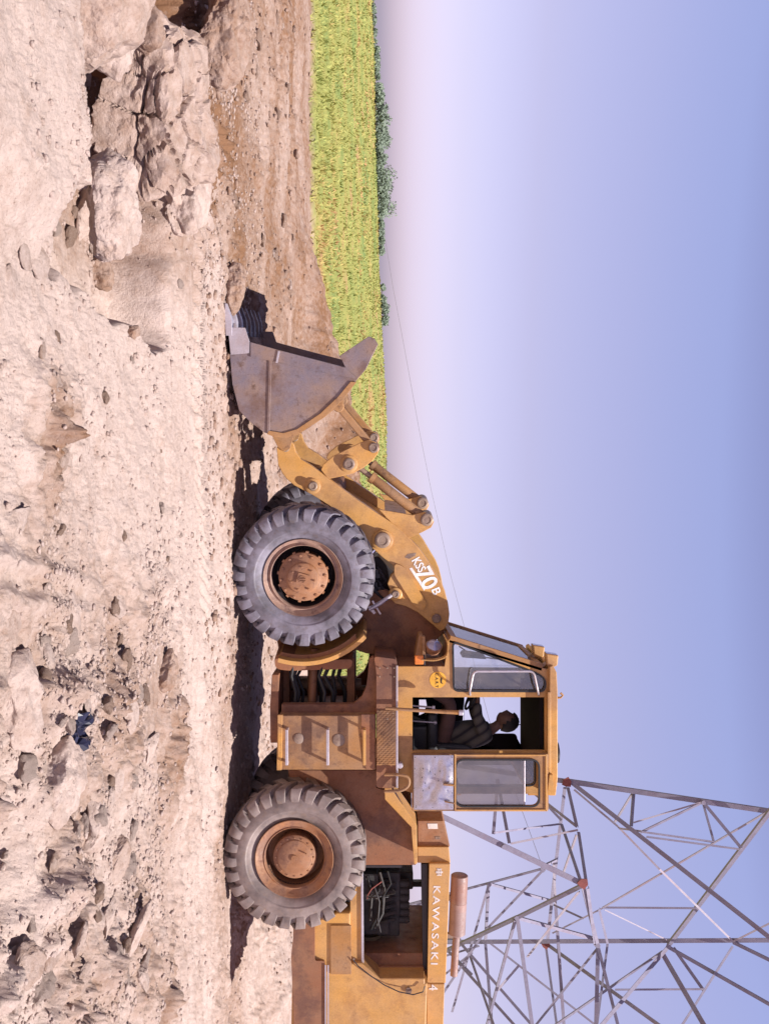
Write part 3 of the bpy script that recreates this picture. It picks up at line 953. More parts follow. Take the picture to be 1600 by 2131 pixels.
# ------------------------------------------------------------------ electricity pylon
PD = 24.0
def U(u, v, dist=PD):
    return W(1560 + .475 * v, 840 + .475 * u, dist - 10)
foot1 = W(1573, 661, PD - 10); 
pyl = empty('electricity_pylon', (foot1.x + 4, PD - 10 + 2, terrain1(foot1.x + 4, PD - 8)))
tag(pyl, 'lattice steel electricity pylon standing behind the rear of the loader', 'pylon')
N_, F_ = 22.5, 27.5
def ext(a, b, k):
    a, b = Vector(a), Vector(b)
    return b + (b - a) * k
BARS = [
 # name, (u1,v1,d1),(u2,v2,d2), width px, mat, extend beyond the second end
 ('leg', (715, 140, 25), (1520, 260, 24), 12, 'pylon', .6), ('leg', (715, 140, 25), (-380, -22, 26.5), 12, 'pylon', 0),
 ('leg', (785, 590, N_), (130, 275, N_), 14, 'pylon', 0), ('leg', (130, 275, N_), (-375, 27, N_), 14, 'pylon', 0),
 ('leg', (250, 843, F_), (1520, 836, 25.5), 11, 'pylon', .5), ('leg', (250, 843, F_), (-450, 850, F_ + .5), 11, 'pylon', 0),
 ('brace', (735, 145, 25), (1520, 760, N_), 11, 'pylon', .3), ('brace', (705, 165, 25), (668, 480, 25.5), 8, 'pylon', 0),
 ('brace', (668, 480, 25.5), (628, 850, F_), 8, 'pylon', 0), ('brace', (718, 165, 25), (757, 335, 24), 8, 'pylon', 0),
 ('brace', (765, 360, 24), (800, 590, N_), 8, 'pylon', 0), ('brace', (690, 325, 25), (772, 570, N_), 8, 'pylon', 0),
 ('brace', (785, 600, N_), (850, 858, 25.5), 9, 'pylon', 0), ('brace', (805, 610, N_), (838, 858, 25.5), 8, 'pylon', 0),
 ('brace', (1160, 860, 26), (1520, 385, 24), 10, 'pylon', .2), ('brace', (1160, 862, 26), (975, 1080, 25), 10, 'pylon', .7),
 ('brace', (1310, 230, 24.2), (1480, 435, 23.8), 8, 'pylon', 0), ('brace', (612, 522, 24.5), (275, 612, 25), 5, 'pylon', 1.2),
 ('brace', (608, 530, 24.5), (360, 790, 25.5), 6, 'pylon', 0), ('brace', (360, 790, 25.5), (245, 960, 26), 6, 'pylon', 1.5),
 ('brace', (372, 592, 24.8), (295, 860, 26), 6, 'pylon', 1.2), ('brace', (372, 592, 24.8), (358, 850, F_), 7, 'pylon', 0),
 ('brace', (358, 850, F_), (376, 1080, 27), 7, 'pylon', .5), ('brace', (378, 590, 24.8), (638, 662, 26), 6, 'pylon', 0),
 ('brace', (775, 602, N_), (495, 740, 24), 9, 'pylon', 0), ('brace', (495, 740, 24), (285, 838, 25.5), 9, 'pylon', .8),
 ('brace', (495, 738, 24), (848, 834, 25.5), 8, 'pylon', 0), ('brace', (498, 742, 24), (545, 1080, 24), 9, 'pylon', .4),
 ('brace', (488, 750, 24), (405, 1060, 25), 7, 'pylon', .4), ('brace', (250, 850, 26.5), (450, 1080, 26), 7, 'pylon', .5),
 ('brace', (240, 935, 26.5), (370, 1080, 26), 7, 'pylon', .6), ('brace', (285, 890, 26.6), (350, 1080, 25.5), 6, 'pylon', .5),
 ('brace', (190, 880, 27), (280, 970, 26.6), 6, 'pylon', .2), ('brace', (180, 905, 27), (330, 860, 26.8), 5, 'pylon', 0), ('brace', (180, 985, 27), (300, 890, 26.8), 5, 'pylon', 0),
 ('brace', (622, 862, F_), (652, 1080, 27), 6, 'pylon', .4), ('brace', (625, 852, F_), (940, 1080, 25.5), 9, 'pylon', .4),
 ('brace', (665, 690, 26), (692, 1080, 26), 8, 'pylon', .4), ('brace', (655, 490, 25.6), (665, 690, 26), 6, 'pylon_light', 0),
 ('brace', (380, 850, 27), (650, 1060, 26.8), 5, 'pylon', .2), ('brace', (850, 868, 25.5), (680, 1080, 26), 6, 'pylon', .4),
 ('brace', (850, 868, 25.5), (845, 1080, 25), 10, 'pylon', .4), ('brace', (855, 700, 25), (892, 850, 25.8), 6, 'pylon', 0),
 ('brace', (892, 850, 25.8), (862, 1080, 25.2), 6, 'pylon', .5), ('brace', (850, 862, 25.5), (905, 1080, 25), 8, 'pylon', .4),
 ('brace', (870, 692, 25), (1280, 695, 24.5), 5, 'pylon', 0), ('brace', (870, 695, 25), (650, 805, 26), 4, 'pylon_light', 0),
 ('brace', (505, 945, 25.8), (410, 1055, 25.5), 6, 'pylon_light', 0), ('brace', (870, 695, 25), (1520, 315, 24), 4, 'pylon_light', .2),
 ('brace', (880, 702, 25), (1160, 838, 26), 3, 'pylon_light', 0), ('brace', (745, 175, 25), (935, 335, 24.6), 5, 'pylon_light', 0),
 ('brace', (935, 335, 24.6), (1120, 525, 24.4), 5, 'pylon_light', 0), ('brace', (1120, 525, 24.4), (1440, 840, 25.6), 5, 'pylon_light', 0),
 ('brace', (1008, 185, 24.8), (997, 335, 24.2), 7, 'pylon', 0), ('brace', (1000, 195, 24.8), (925, 318, 24.6), 5, 'pylon_light', 0),
 ('brace', (1300, 232, 24.2), (1005, 320, 24.2), 4, 'pylon_light', 0), ('brace', (1300, 236, 24.2), (1035, 365, 24), 5, 'pylon', 0),
 ('brace', (1312, 240, 24.2), (1358, 405, 23.9), 5, 'pylon', 0), ('brace', (1040, 360, 24), (1358, 405, 23.9), 5, 'pylon', 0),
 ('brace', (1062, 382, 24), (1480, 438, 23.8), 5, 'pylon', 0), ('brace', (940, 345, 24.6), (1040, 358, 24), 5, 'pylon_light', 0),
 ('brace', (1135, 885, 26), (895, 1050, 25.6), 5, 'pylon', .3), ('brace', (1130, 890, 26), (1240, 1080, 25), 12, 'pylon', .4),
 ('brace', (1180, 868, 26), (1312, 1055, 25.5), 8, 'pylon', 0), ('brace', (1160, 868, 26), (1520, 1072, 25), 8, 'pylon', .2),
 ('brace', (1440, 862, 25.6), (1300, 1080, 25.2), 6, 'pylon', .3), ('brace', (1440, 845, 25.6), (1520, 884, 25.4), 8, 'pylon', .5),
 ('brace', (1440, 842, 25.6), (1520, 802, 25.2), 5, 'pylon_light', .5), ('brace', (925, 1052, 25.5), (1315, 1050, 25.4), 5, 'pylon', 0),
 ('brace', (412, 130, 24), (392, 370, 23.5), 8, 'pylon', 0), ('brace', (410, 130, 25), (462, 410, 24), 8, 'pylon', 0),
 ('brace', (395, 365, 23.5), (690, 325, 25), 5, 'pylon', 0), ('brace', (470, 412, 24), (762, 352, 24), 5, 'pylon_light', 0),
 ('brace', (560, 185, 25.2), (757, 338, 24), 6, 'pylon', 0), ('brace', (600, 215, 25.2), (690, 310, 25), 6, 'pylon', 0),
 ('brace', (765, 625, N_), (540, 910, 26), 6, 'pylon_light', 0), ('brace', (757, 375, 24), (700, 540, 25), 5, 'pylon_light', 0),
 ('brace', (610, 515, 24.5), (670, 485, 25.5), 6, 'pylon', 0), ('brace', (655, 680, 26), (785, 740, 25.5), 5, 'pylon', 0),
 ('brace', (-10, 700, 25), (75, 675, 25), 5, 'pylon', 1.0), ('brace', (-5, 800, 25.5), (75, 705, 25), 5, 'pylon', .6),
]
for (nm, a, b_, w, mt, ex) in BARS:
    A, B = U(a[0], a[1], a[2]), U(b_[0], b_[1], b_[2])
    if ex:
        (u1_, v1_), (u2_, v2_) = a[:2], b_[:2]
        k = ex
        if v2_ >= 1050: k = (1330 - v2_) / max(v2_ - v1_, 1)
        elif u2_ >= 1515: k = (1680 - u2_) / max(u2_ - u1_, 1)
        B = ext(A, B, k)
    ww = w * ((a[2] + b_[2]) / 2) / F * .82
    mb = MB()
    mb.angle(A, B, ww, 1 if w % 2 else -1)
    mb.build(nm, M[mt], pyl)
for (u, v, dist, s) in ((715, 145, 24.9, 22), (785, 588, N_ - .05, 24), (622, 855, F_ - .1, 20), (610, 525, 24.4, 13), (850, 860, 25.4, 12), (1480, 437, 23.7, 9), (495, 740, 23.9, 11), (375, 592, 24.7, 10), (440, 428, N_ - .05, 12), (1160, 862, 25.9, 12), (1312, 234, 24.1, 11)):
    mb = MB()
    s2 = s * .5 * .475 * dist / F * 2.2
    c = U(u, v, dist)
    a0 = random.uniform(0, 1)
    pts = [c + Vector((math.cos(a0 + q) * s2 * rr_, 0, math.sin(a0 + q) * s2 * rr_)) for q, rr_ in ((0, 1), (1.1, .8), (2.2, 1.05), (3.3, .85), (4.4, 1), (5.3, .75))]
    mb.plate(pts, (0, .03, 0))
    mb.build('gusset_plate', M['pylon_red' if s >= 20 else 'pylon'], pyl)
# concrete-less feet: stub angles in the soil
# overhead cable going to the pylon from far away
mb = MB()
pts = [W(470, 797, 240), W(600, 818, 190), W(706, 838, 150), W(800, 855, 115), W(900, 873, 85), W(1020, 897, 55), W(1200, 938, 36), W(1500, 1018, 22), W(1809, 1130, 14.5)]
mb.tube(pts, [.03, .026, .022, .018, .013, .008, .006, .006, .006], 6)
mb.tube([pts[-1], pts[-1] + Vector((.02, 0, .02))], .03, 6)
M['wire'] = plain('weathered_cable', (.30, .27, .34), .8)
cb = mb.build('overhead_cable', M['wire'])
tag(cb, 'thin faint cable crossing the sky above the lift arms', 'cable')

# ================================================================== wheel loader
GZ = 0.0
ldr = empty('wheel_loader', (1.9, 1.2, -0.03))
tag(ldr, 'dusty yellow articulated wheel loader with a big steel bucket, side on to the camera', 'wheel loader')

# ---- wheels (built round the axle, y runs from the outer face inwards)
def tyre_bm(nl=27):
    mb = MB()
    prof = [(.395, .075), (.43, .045), (.47, .022), (.50, .012), (.505, .004), (.525, .002), (.56, .004), (.61, .014), (.655, .035), (.69, .07), (.705, .12), (.708, .26),
            (.705, .40), (.69, .45), (.655, .485), (.56, .516), (.47, .498), (.395, .445)]
    mb.lathe(prof, (0, 0, 0), (0, 1, 0), 96)
    for side in (0, 1):
        for k in range(nl):
            a0 = 2 * math.pi * (k + .5 * side) / nl
            st = [(.592, .014, .66, 0), (.64, .000, .70, 0), (.700, .006, .74, .01), (.738, .030, .74, .02), (.751, .09, .66, .06), (.752, .18, .58, .12), (.748, .275, .48, .19)]
            vs, fs = [], []
            for i, (r, y, w, da) in enumerate(st):
                hw = w * math.pi / nl
                ca = a0 + (da if side == 0 else da)
                y2 = y if side == 0 else .52 - y
                yi = y + .05 if i < 3 else y + .0
                ri = r - .012 if i < 3 else r - .055
                yi2 = yi if side == 0 else .52 - yi
                for (rr_, yy, an) in ((r, y2, ca - hw * .86), (r, y2, ca + hw * .86), (ri, yi2, ca + hw), (ri, yi2, ca - hw)):
                    vs.append((rr_ * math.sin(an), yy, rr_ * math.cos(an)))
            for i in range(len(st) - 1):
                for q in range(4):
                    w_ = (q + 1) % 4
                    fs.append((i * 4 + q, i * 4 + w_, i * 4 + 4 + w_, i * 4 + 4 + q))
            fs.append((0, 1, 2, 3)); fs.append(tuple(len(vs) - 4 + i for i in (3, 2, 1, 0)))
            mb.add(vs, fs)
    return mb
def wheel(center, inward, rot, front, near=True):
    """center = middle of the outer face; inward = direction of the axle towards the machine"""
    w = empty('wheel', center, ldr)
    ang = math.atan2(-inward.x, inward.y)
    w.rotation_euler = (0, rot, ang) if False else Matrix.Rotation(ang, 3, 'Z').to_euler()
    save = ORG[w.name]; ORG[w.name] = Vector((0, 0, 0))
    tb = tyre_bm().build('tyre', M['tyre_front' if front else 'tyre_rear'], w, bevel=.006, smooth=True, seg=1)
    tb.rotation_euler = (0, rot, 0)
    c = MB()
    if front:
        c.lathe([(.388, .10), (.402, .052), (.414, .034), (.418, .05), (.410, .064), (.395, .068), (.388, .085), (.372, .095), (.352, .085), (.345, .072), (.338, .08), (.334, .13), (.325, .33), (.20, .36), (.0001, .36)], (0, 0, 0), n=80)
    else:
        c.lathe([(.392, .09), (.402, .048), (.410, .03), (.405, .018), (.392, .024), (.372, .05), (.33, .068), (.318, .06), (.312, .066), (.308, .10), (.298, .30), (.20, .33), (.0001, .33)], (0, 0, 0), n=80)
    c.build('rim', M['rim_front' if front else 'orange'], w, smooth=True)
    g = MB()
    g.lathe([(.333 if front else .306, .135), (.300, .30), (.24, .335), (.0001, .34)], (0, 0, 0), n=64)
    g.build('wheel_disc', M['dark'], w, smooth=True)
    h = MB()
    if front:
        h.lathe([(.235, .33), (.245, .14), (.262, .11), (.258, .085), (.235, .07), (.195, .06), (.172, .045), (.165, .02), (.155, .012), (.085, .010), (.0001, .010)], (0, 0, 0), n=64)
        for k in range(12):
            q = 2 * math.pi * k / 12 + .1
            h.lathe([(.016, .09), (.016, .055), (.0001, .052)], (.232 * math.cos(q), 0, .232 * math.sin(q)), n=6)
            h.box((.262 * math.cos(q + .26), .105, .262 * math.sin(q + .26)), (.03, .03, .03), Matrix.Rotation(-q - .26, 3, 'Y'))
        for k in range(7):
            q = 2 * math.pi * k / 7 + .5
            h.lathe([(.011, .02), (.011, -.006), (.0001, -.008)], (.125 * math.cos(q), 0, .125 * math.sin(q)), n=6)
        h.box((0, .004, 0), (.115, .03, .115), Matrix.Rotation(.28, 3, 'Y'))
        h.lathe([(.04, -.010), (.04, -.018), (.032, -.018), (.032, -.012), (.0001, -.012)], (0, 0, 0), n=24)
        h.box((0, -.016, 0), (.010, .012, .07)); h.box((.018, -.016, 0), (.006, .012, .05)); h.box((-.018, -.016, 0), (.006, .012, .05))
    else:
        h.lathe([(.22, .30), (.228, .12), (.226, .098), (.215, .09), (.185, .082), (.178, .070), (.150, .060), (.12, .056), (.10, .050), (.05, .048), (.0001, .052)], (0, 0, 0), n=64)
        for k in range(16):
            q = 2 * math.pi * k / 16
            h.lathe([(.009, .09), (.009, .078), (.0001, .076)], (.2 * math.cos(q), 0, .2 * math.sin(q)), n=6)
        h.lathe([(.035, .055), (.035, .036), (.0001, .034)], (0, 0, 0), n=16)
        h.lathe([(.008, .05), (.008, .02), (.0001, .02)], (-.05, 0, .12), n=8)
    h.build('hub', M['orange'], w, smooth=True)
    ORG[w.name] = save
    if not near:
        for ch in w.children:
            pass
    return w
fc = FR.p(1205, 630, -.0)
wheel(fc, FR.n, .15, True)
wheel(fc + FR.n * 2.36, -FR.n, .4, True)
rc = W(1790, 612, 0)
wheel(rc, Vector((0, 1, 0)), .07, False)
wheel(rc + Vector((0, 2.36, 0)), Vector((0, -1, 0)), .3, False)

def fpl(name, pts, t0, t1, mat, parent=ldr, bevel=.006, holes=(), smooth=False):
    """prism of the front frame: outline at t0, depth to t1"""
    mb = MB()
    mb.plate([FR.p(a, b_, t0) for a, b_ in pts], FR.n * (t1 - t0), [[FR.p(a, b_, t0) for a, b_ in h] for h in holes])
    return mb.build(name, M[mat], parent, bevel=bevel, smooth=smooth)
def rpl(name, pts, y0, y1, mat, parent=ldr, bevel=.006, holes=(), smooth=False, sh=0.0):
    mb = MB()
    k_ = Vector((0, sh, 0))
    mb.plate([W(a, b_, y0) + k_ for a, b_ in pts], (0, y1 - y0, 0), [[W(a, b_, y0) + k_ for a, b_ in h] for h in holes])
    return mb.build(name, M[mat], parent, bevel=bevel, smooth=smooth)

# axles
mb = MB(); mb.tube([fc + FR.n * .25, fc + FR.n * .75, fc + FR.n * 1.0, fc + FR.n * 1.4, fc + FR.n * 1.65, fc + FR.n * 2.1], [.17, .14, .24, .24, .14, .17], 20)
mb.build('front_axle', M['yellow_shaded'], ldr, smooth=True)
mb = MB(); q = Vector((0, 1, 0)); mb.tube([rc + q * .25, rc + q * .75, rc + q * 1.0, rc + q * 1.4, rc + q * 1.65, rc + q * 2.1], [.17, .14, .24, .24, .14, .17], 20)
mb.build('rear_axle', M['yellow_shaded'], ldr, smooth=True)

# ---- bucket
BT0, BT1 = -.05, 2.47
side = [(684, 476), (684, 510), (712, 520), (728, 578), (743, 635), (764, 718), (740, 707), (700, 767), (704, 778), (718, 786), (769, 761), (789, 744), (830, 712),
        (868, 675), (893, 640), (905, 617), (909, 595), (908, 575), (900, 550), (880, 523), (855, 498), (800, 484), (740, 479)]
bk = MB()
P0 = [FR.p(a, b_, BT0) for a, b_ in side]
bk.plate(P0, FR.n * .028)
bk.plate([p + FR.n * (BT1 - BT0 - .028) for p in P0], FR.n * .028)
# curved shell between the two side plates
shell = [(700, 770), (718, 786), (769, 761), (789, 744), (830, 712), (868, 675), (893, 640), (905, 617), (909, 595), (908, 575), (900, 550), (880, 523), (855, 498), (800, 484), (740, 479), (672, 475)]
inner = []
for i, s_ in enumerate(shell):
    a = Vector(shell[max(i - 1, 0)]); b_ = Vector(shell[min(i + 1, len(shell) - 1)])
    t_ = (b_ - a).normalized()
    nrm = Vector((t_.y, -t_.x))
    c_ = Vector((800, 620)) - Vector(s_)
    if nrm.dot(c_) < 0: nrm = -nrm
    inner.append(tuple(Vector(s_) + nrm * 5.5))
o0 = [FR.p(a, b_, BT0 + .028) for a, b_ in shell]; i0 = [FR.p(a, b_, BT0 + .028) for a, b_ in inner]
wv_ = FR.n * (BT1 - BT0 - .056)
n = len(shell)
vs = o0 + i0 + [p + wv_ for p in o0] + [p + wv_ for p in i0]
fs = []
for i in range(n - 1):
    fs += [(i, i + 1, 2 * n + i + 1, 2 * n + i), (n + i, 3 * n + i, 3 * n + i + 1, n + i + 1), (i, n + i, n + i + 1, i + 1), (2 * n + i, 2 * n + i + 1, 3 * n + i + 1, 3 * n + i)]
fs += [(0, 2 * n, 3 * n, n), (n - 1, 2 * n - 1, 4 * n - 1, 3 * n - 1)]
bk.add(vs, fs)
bucket = bk.build('bucket', M['steel'], ldr, bevel=.004)
# ribs and wear strips of the near side plate
def bplate(name, pts, t, th, mat, bevel=.003):
    mb = MB(); mb.plate([FR.p(a, b_, t) for a, b_ in pts], -FR.n * th)
    return mb.build(name, M[mat], bucket, bevel=bevel)
bplate('wear_plate', [(681, 475), (682, 511), (712, 520), (735, 519), (738, 481)], BT0 - .002, .022, 'bright_steel')
bplate('edge_strip', [(712, 522), (728, 578), (743, 636), (765, 719), (789, 744), (781, 700), (769, 640), (754, 580), (743, 522)], BT0 - .002, .016, 'steel')
bplate('side_rib', [(730, 579), (755, 574), (756, 578), (731, 583)], BT0 - .019, .012, 'bright_steel')
bplate('corner_plate', [(795, 742), (832, 713), (868, 676), (905, 619), (911, 595), (909, 572), (903, 556), (896, 560), (901, 590), (893, 618), (860, 667), (824, 705), (794, 730)], BT0 - .002, .014, 'yellow_dirty')
mb = MB(); mb.plate([FR.p(735, 560, BT0 - .002), FR.p(900, 556, BT0 - .002), FR.p(902, 562, BT0 - .002), FR.p(737, 566, BT0 - .002)], -FR.n * .012)
mb.build('side_rib', M['steel'], bucket, bevel=.004)
# cutting edge and teeth
e0, e1 = FR.p(690, 474, BT0 - .02), FR.p(664, 472, BT0 - .02)
mb = MB(); w_ = FR.n * (BT1 - BT0 + .04); up = Vector((0, 0, .03))
mb.add([e0, e1, e1 + up * .5, e0 + up, e0 + w_, e1 + w_, e1 + w_ + up * .5, e0 + w_ + up], [(0, 1, 2, 3), (7, 6, 5, 4), (0, 4, 5, 1), (1, 5, 6, 2), (2, 6, 7, 3), (3, 7, 4, 0)])
mb.build('cutting_edge', M['bright_steel'], bucket, bevel=.003)
for k in range(8):
    tpos = e1 + FR.n * (.03 + (BT1 - BT0 - .1) * k / 7)
    f_ = -FR.r
    mb = MB()
    wd = .045
    sec = [(-.16, .05), (-.02, .055), (.03, .045), (.15, .004), (.155, -.012), (.02, -.016), (-.16, -.012)]
    pts = [tpos + f_ * a + Vector((0, 0, b_)) - FR.n * wd for a, b_ in sec]
    mb.plate(pts, FR.n * wd * 2)
    mb.build('tooth', M['bright_steel' if k in (0, 1, 2) else 'steel'], bucket, bevel=.006)
# caked dirt inside the bucket
mb = MB(); vs, fs = [], []
na, nb = 14, 40
for i in range(na):
    for j in range(nb):
        f_ = i / (na - 1)
        base = FR.p(700 + 190 * f_, 486 + 62 * f_ ** 3, BT0 + .05)
        q = base + FR.n * ((BT1 - BT0 - .1) * j / (nb - 1))
        hgt = (.02 + .11 * math.sin(math.pi * min(f_ * 1.2, 1)) * (1 + mnoise.fractal(q * 3, 1, 2, 4)) + .03 * mnoise.fractal(q * 12, 1, 2, 3)) * (1.0 if 0 < j < nb - 1 else .4)
        vs.append(q + Vector((0, 0, hgt)))
for i in range(na - 1):
    for j in range(nb - 1):
        a = i * nb + j
        fs.append((a, a + 1, a + nb + 1, a + nb))
mb.add(vs, fs)
mb.build('caked_dirt', M['clod_brown'], bucket, smooth=True)
# hinge ears at the back of the bucket
for t_sh in (0, .32, 1.12, 1.44):
    FR = FR0.shifted(t_sh); t = .50
    mb = MB(); mb.plate([FR.p(a, b_, t) for a, b_ in [(866, 676), (905, 612), (935, 603), (940, 590), (930, 578), (906, 566), (890, 590)]], FR.n * .03)
    mb.build('hinge_ear', M['yellow_dirty'], bucket, bevel=.004)
    mb = MB(); mb.plate([FR.p(a, b_, t) for a, b_ in [(828, 712), (842, 714), (856, 704), (853, 694), (868, 676), (862, 668)]], FR.n * .03)
    mb.build('link_ear', M['yellow_dirty'], bucket, bevel=.004)

# ---- lift arms
FR = FR0
FAR = 1.10
arm = [(931, 576), (920, 590), (918, 605), (925, 611), (940, 615), (955, 625), (969, 648), (997, 685), (1040, 743), (1068, 784), (1096, 827), (1118, 850), (1139, 870), (1168, 891), (1195, 907), (1215, 919), (1232, 926),
       (1255, 932), (1278, 935), (1295, 933), (1308, 926), (1314, 916), (1300, 900), (1275, 870), (1262, 845), (1256, 822), (1244, 812), (1228, 812), (1215, 806), (1200, 812), (1188, 822), (1176, 817), (1160, 796), (1142, 776), (1115, 759), (1093, 742), (1072, 714), (1050, 682),
       (1030, 650), (1010, 612), (996, 596), (985, 588), (968, 579)]
T_N, T_F = .60, 1.72
def boss(parent, pos, ax, r, l, mat='pin', nm='pin', inner_r=None):
    mb = MB()
    mb.lathe([(.0001, 0), (r * .55, 0), (r * .6, -.006), (r * .8, -.006), (r, .004), (r, l), (.0001, l)], pos, ax, 28)
    return mb.build(nm, M[mat], parent, smooth=True)
arms = []
for sh_ in (0, FAR):
    FR = FR0.shifted(sh_); t = T_N
    A_ = fpl('lift_arm', arm, t, t + .09, 'yellow', bevel=.008)
    arms.append(A_)
    # pins and bosses
    boss(A_, FR.p(1125, 796, t - .10), FR.n, .085, .28, 'pin')
    boss(A_, FR.p(1125, 796, t - .035), FR.n, .115, .06, 'yellow', 'pin_boss')
    boss(A_, FR.p(1012, 651, t - .07), FR.n, .05, .22, 'pin')
    boss(A_, FR.p(1012, 651, t - .02), FR.n, .085, .04, 'yellow', 'pin_boss')
    boss(A_, FR.p(1237, 823, t - .06), FR.n, .042, .20, 'pin')
    boss(A_, FR.p(1237, 823, t - .03), FR.n, .075, .05, 'yellow', 'pin_boss')
    boss(A_, FR.p(931, 594, t - .02), FR.n, .05, .12, 'pin')
    boss(A_, FR.p(1288, 908, t - .035), FR.n, .05, .2, 'pin')
FR = FR0
# raised stiffener on the near arm
stf = rnd_poly([(1172, 821), (1180, 842), (1258, 889), (1271, 880), (1262, 862), (1196, 820)], 9)
fpl('stiffener', stf, T_N - .035, T_N - .001, 'yellow', arms[0], bevel=.012)
# cross tube between the arms
mb = MB(); mb.tube([FR.p(1035, 690, T_N + .05), FR.p(1035, 690, T_N + .05) + FR.n * 1.12], .13, 24)
mb.build('cross_tube', M['yellow_shaded'], ldr, smooth=True)
mb = MB(); mb.plate([FR.p(a, b_, T_N + .1) for a, b_ in [(1018, 660), (1052, 728), (1108, 815), (1096, 800), (1060, 720), (1028, 655)]], FR.n * 1.0)
mb.build('cross_plate', M['yellow'], ldr)

# ---- bell cranks, links and tilt cylinders
TC = [(T_N + .12), (T_F - .12)]
crank = [(997, 683), (978, 668), (966, 673), (950, 692), (935, 722), (922, 748), (915, 768), (920, 782), (932, 789), (943, 787), (958, 776), (973, 757), (985, 735), (992, 708)]
for sh_ in (0, FAR):
    FR = FR0.shifted(sh_); t = TC[0]
    ck = []
    for dt in (-.10, .045):
        c_ = fpl('bell_crank', crank, t + dt, t + dt + .035, 'yellow', bevel=.006)
        ck.append(c_)
    boss(ck[0], FR.p(966, 726, t - .15), FR.n, .065, .30)
    boss(ck[0], FR.p(932, 777, t - .14), FR.n, .055, .27)
    boss(ck[0], FR.p(966, 726, t - .12), FR.n, .095, .03, 'yellow', 'pin_boss')
    # link to the bucket: rod
    mb = MB(); a = FR.p(932, 777, t - .02); b_ = FR.p(846, 705, t - .02)
    mb.bar(a, b_, .085, .075)
    mb.tube([a - FR.n * .05, a + FR.n * .05], .07, 18); mb.tube([b_ - FR.n * .05, b_ + FR.n * .05], .06, 18)
    mb.build('bucket_link', M['yellow_dirty'], ldr, bevel=.012)
    # tilt cylinder
    a = FR.p(966, 738, t - .02); b_ = FR.p(1082, 888, t - .02)
    mb = MB(); mid = a.lerp(b_, .30)
    mb.tube([a.lerp(b_, .22), a.lerp(b_, .23), a.lerp(b_, .93), a.lerp(b_, .95)], [.048, .054, .054, .045], 20)
    mb.tube([a.lerp(b_, .22), a.lerp(b_, .27)], .064, 20)
    mb.tube([b_ - FR.n * .045, b_ + FR.n * .045], .072, 20)
    cy = mb.build('tilt_cylinder', M['yellow_dirty'], ldr, smooth=True)
    mb = MB(); mb.tube([a, a.lerp(b_, .23)], .03, 16)
    mb.build('piston_rod', M['pin'], cy, smooth=True)
    mb = MB(); mb.tube([a.lerp(b_, .3) + Vector((0, 0, .065)), a.lerp(b_, .9) + Vector((0, 0, .065))], .011, 8)
    mb.build('hydraulic_pipe', M['yellow_dirty'], cy)
    boss(cy, FR.p(1082, 888, t - .13), FR.n, .07, .25)
    # bracket that carries the cylinder foot
    for dt in (-.10, .05):
        fpl('cylinder_bracket', [(1060, 788), (1072, 858), (1066, 884), (1073, 898), (1086, 903), (1098, 897), (1108, 878), (1122, 846), (1096, 822)], t + dt, t + dt + .035, 'yellow', bevel=.005)
FR = FR0
mb = MB(); mb.plate([FR.p(a, b_, TC[0] + .05) for a, b_ in [(1063, 800), (1070, 845), (1112, 845), (1100, 818)]], FR.n * (TC[1] - TC[0] - .1))
mb.build('bracket_beam', M['yellow'], ldr, bevel=.006)

# ---- front frame: body between the wheels, tower, fenders, lift cylinders
fpl('front_frame', [(1075, 600), (1120, 700), (1240, 745), (1262, 775), (1280, 800), (1330, 790), (1356, 735), (1366, 640), (1376, 585), (1250, 560), (1120, 565)], .72, 1.64, 'yellow_shaded', bevel=.01)
tower = [(1236, 735), (1228, 800), (1250, 860), (1268, 905), (1290, 925), (1316, 924), (1340, 900), (1352, 915), (1368, 868), (1366, 820), (1360, 762), (1352, 738), (1330, 735)]
for sh_ in (0, .88):
    FR = FR0.shifted(sh_); t = .70
    fpl('frame_tower', tower, t, t + .07, 'yellow_shaded', bevel=.006)
FR = FR0
fpl('tower_web', [(1296, 735), (1320, 860), (1352, 860), (1340, 735)], .77, 1.58, 'yellow_shaded')
for sh_ in (0, .9):
    FR = FR0.shifted(sh_); t = .66
    a, b_ = FR.p(1125, 796, t + .06), FR.p(1290, 640, t + .06)
    mb = MB(); mb.tube([a.lerp(b_, .35), a.lerp(b_, .36), b_], [.05, .068, .068], 18)
    cy = mb.build('lift_cylinder', M['yellow_shaded'], ldr, smooth=True)
    mb = MB(); mb.tube([a, a.lerp(b_, .36)], .035, 14); mb.build('piston_rod', M['chrome'], cy, smooth=True)
FR = FR0
# short silver linkage below the arm pin
mb = MB(); mb.tube([FR.p(1238, 815, .52), FR.p(1256, 790, .5), FR.p(1268, 768, .5)], [.022, .026, .026], 12); mb.build('valve_rod', M['bright_steel'], ldr, smooth=True)
mb = MB(); mb.bar(FR.p(1250, 775, .5), FR.p(1278, 792, .5), .018, .018); mb.bar(FR.p(1262, 768, .5), FR.p(1276, 780, .5), .03, .03); mb.build('valve_lever', M['bright_steel'], ldr)
mb = MB()
for k in range(6):
    a = FR.p(1190 + k * 7, 748 + k * 5, .66); mb.tube([a, a + Vector((.09, .03, .10)), a + Vector((.16, .12, .10 + .04 * (k % 3))), a + Vector((.22, .3, .02))], .014, 8)
mb.build('hydraulic_hose', M['black'], ldr, smooth=True)
fpl('frame_cheek', [(1150, 690), (1160, 790), (1200, 826), (1240, 830), (1262, 800), (1262, 700)], 1.0, 1.35, 'dark', bevel=.01)
mb = MB()
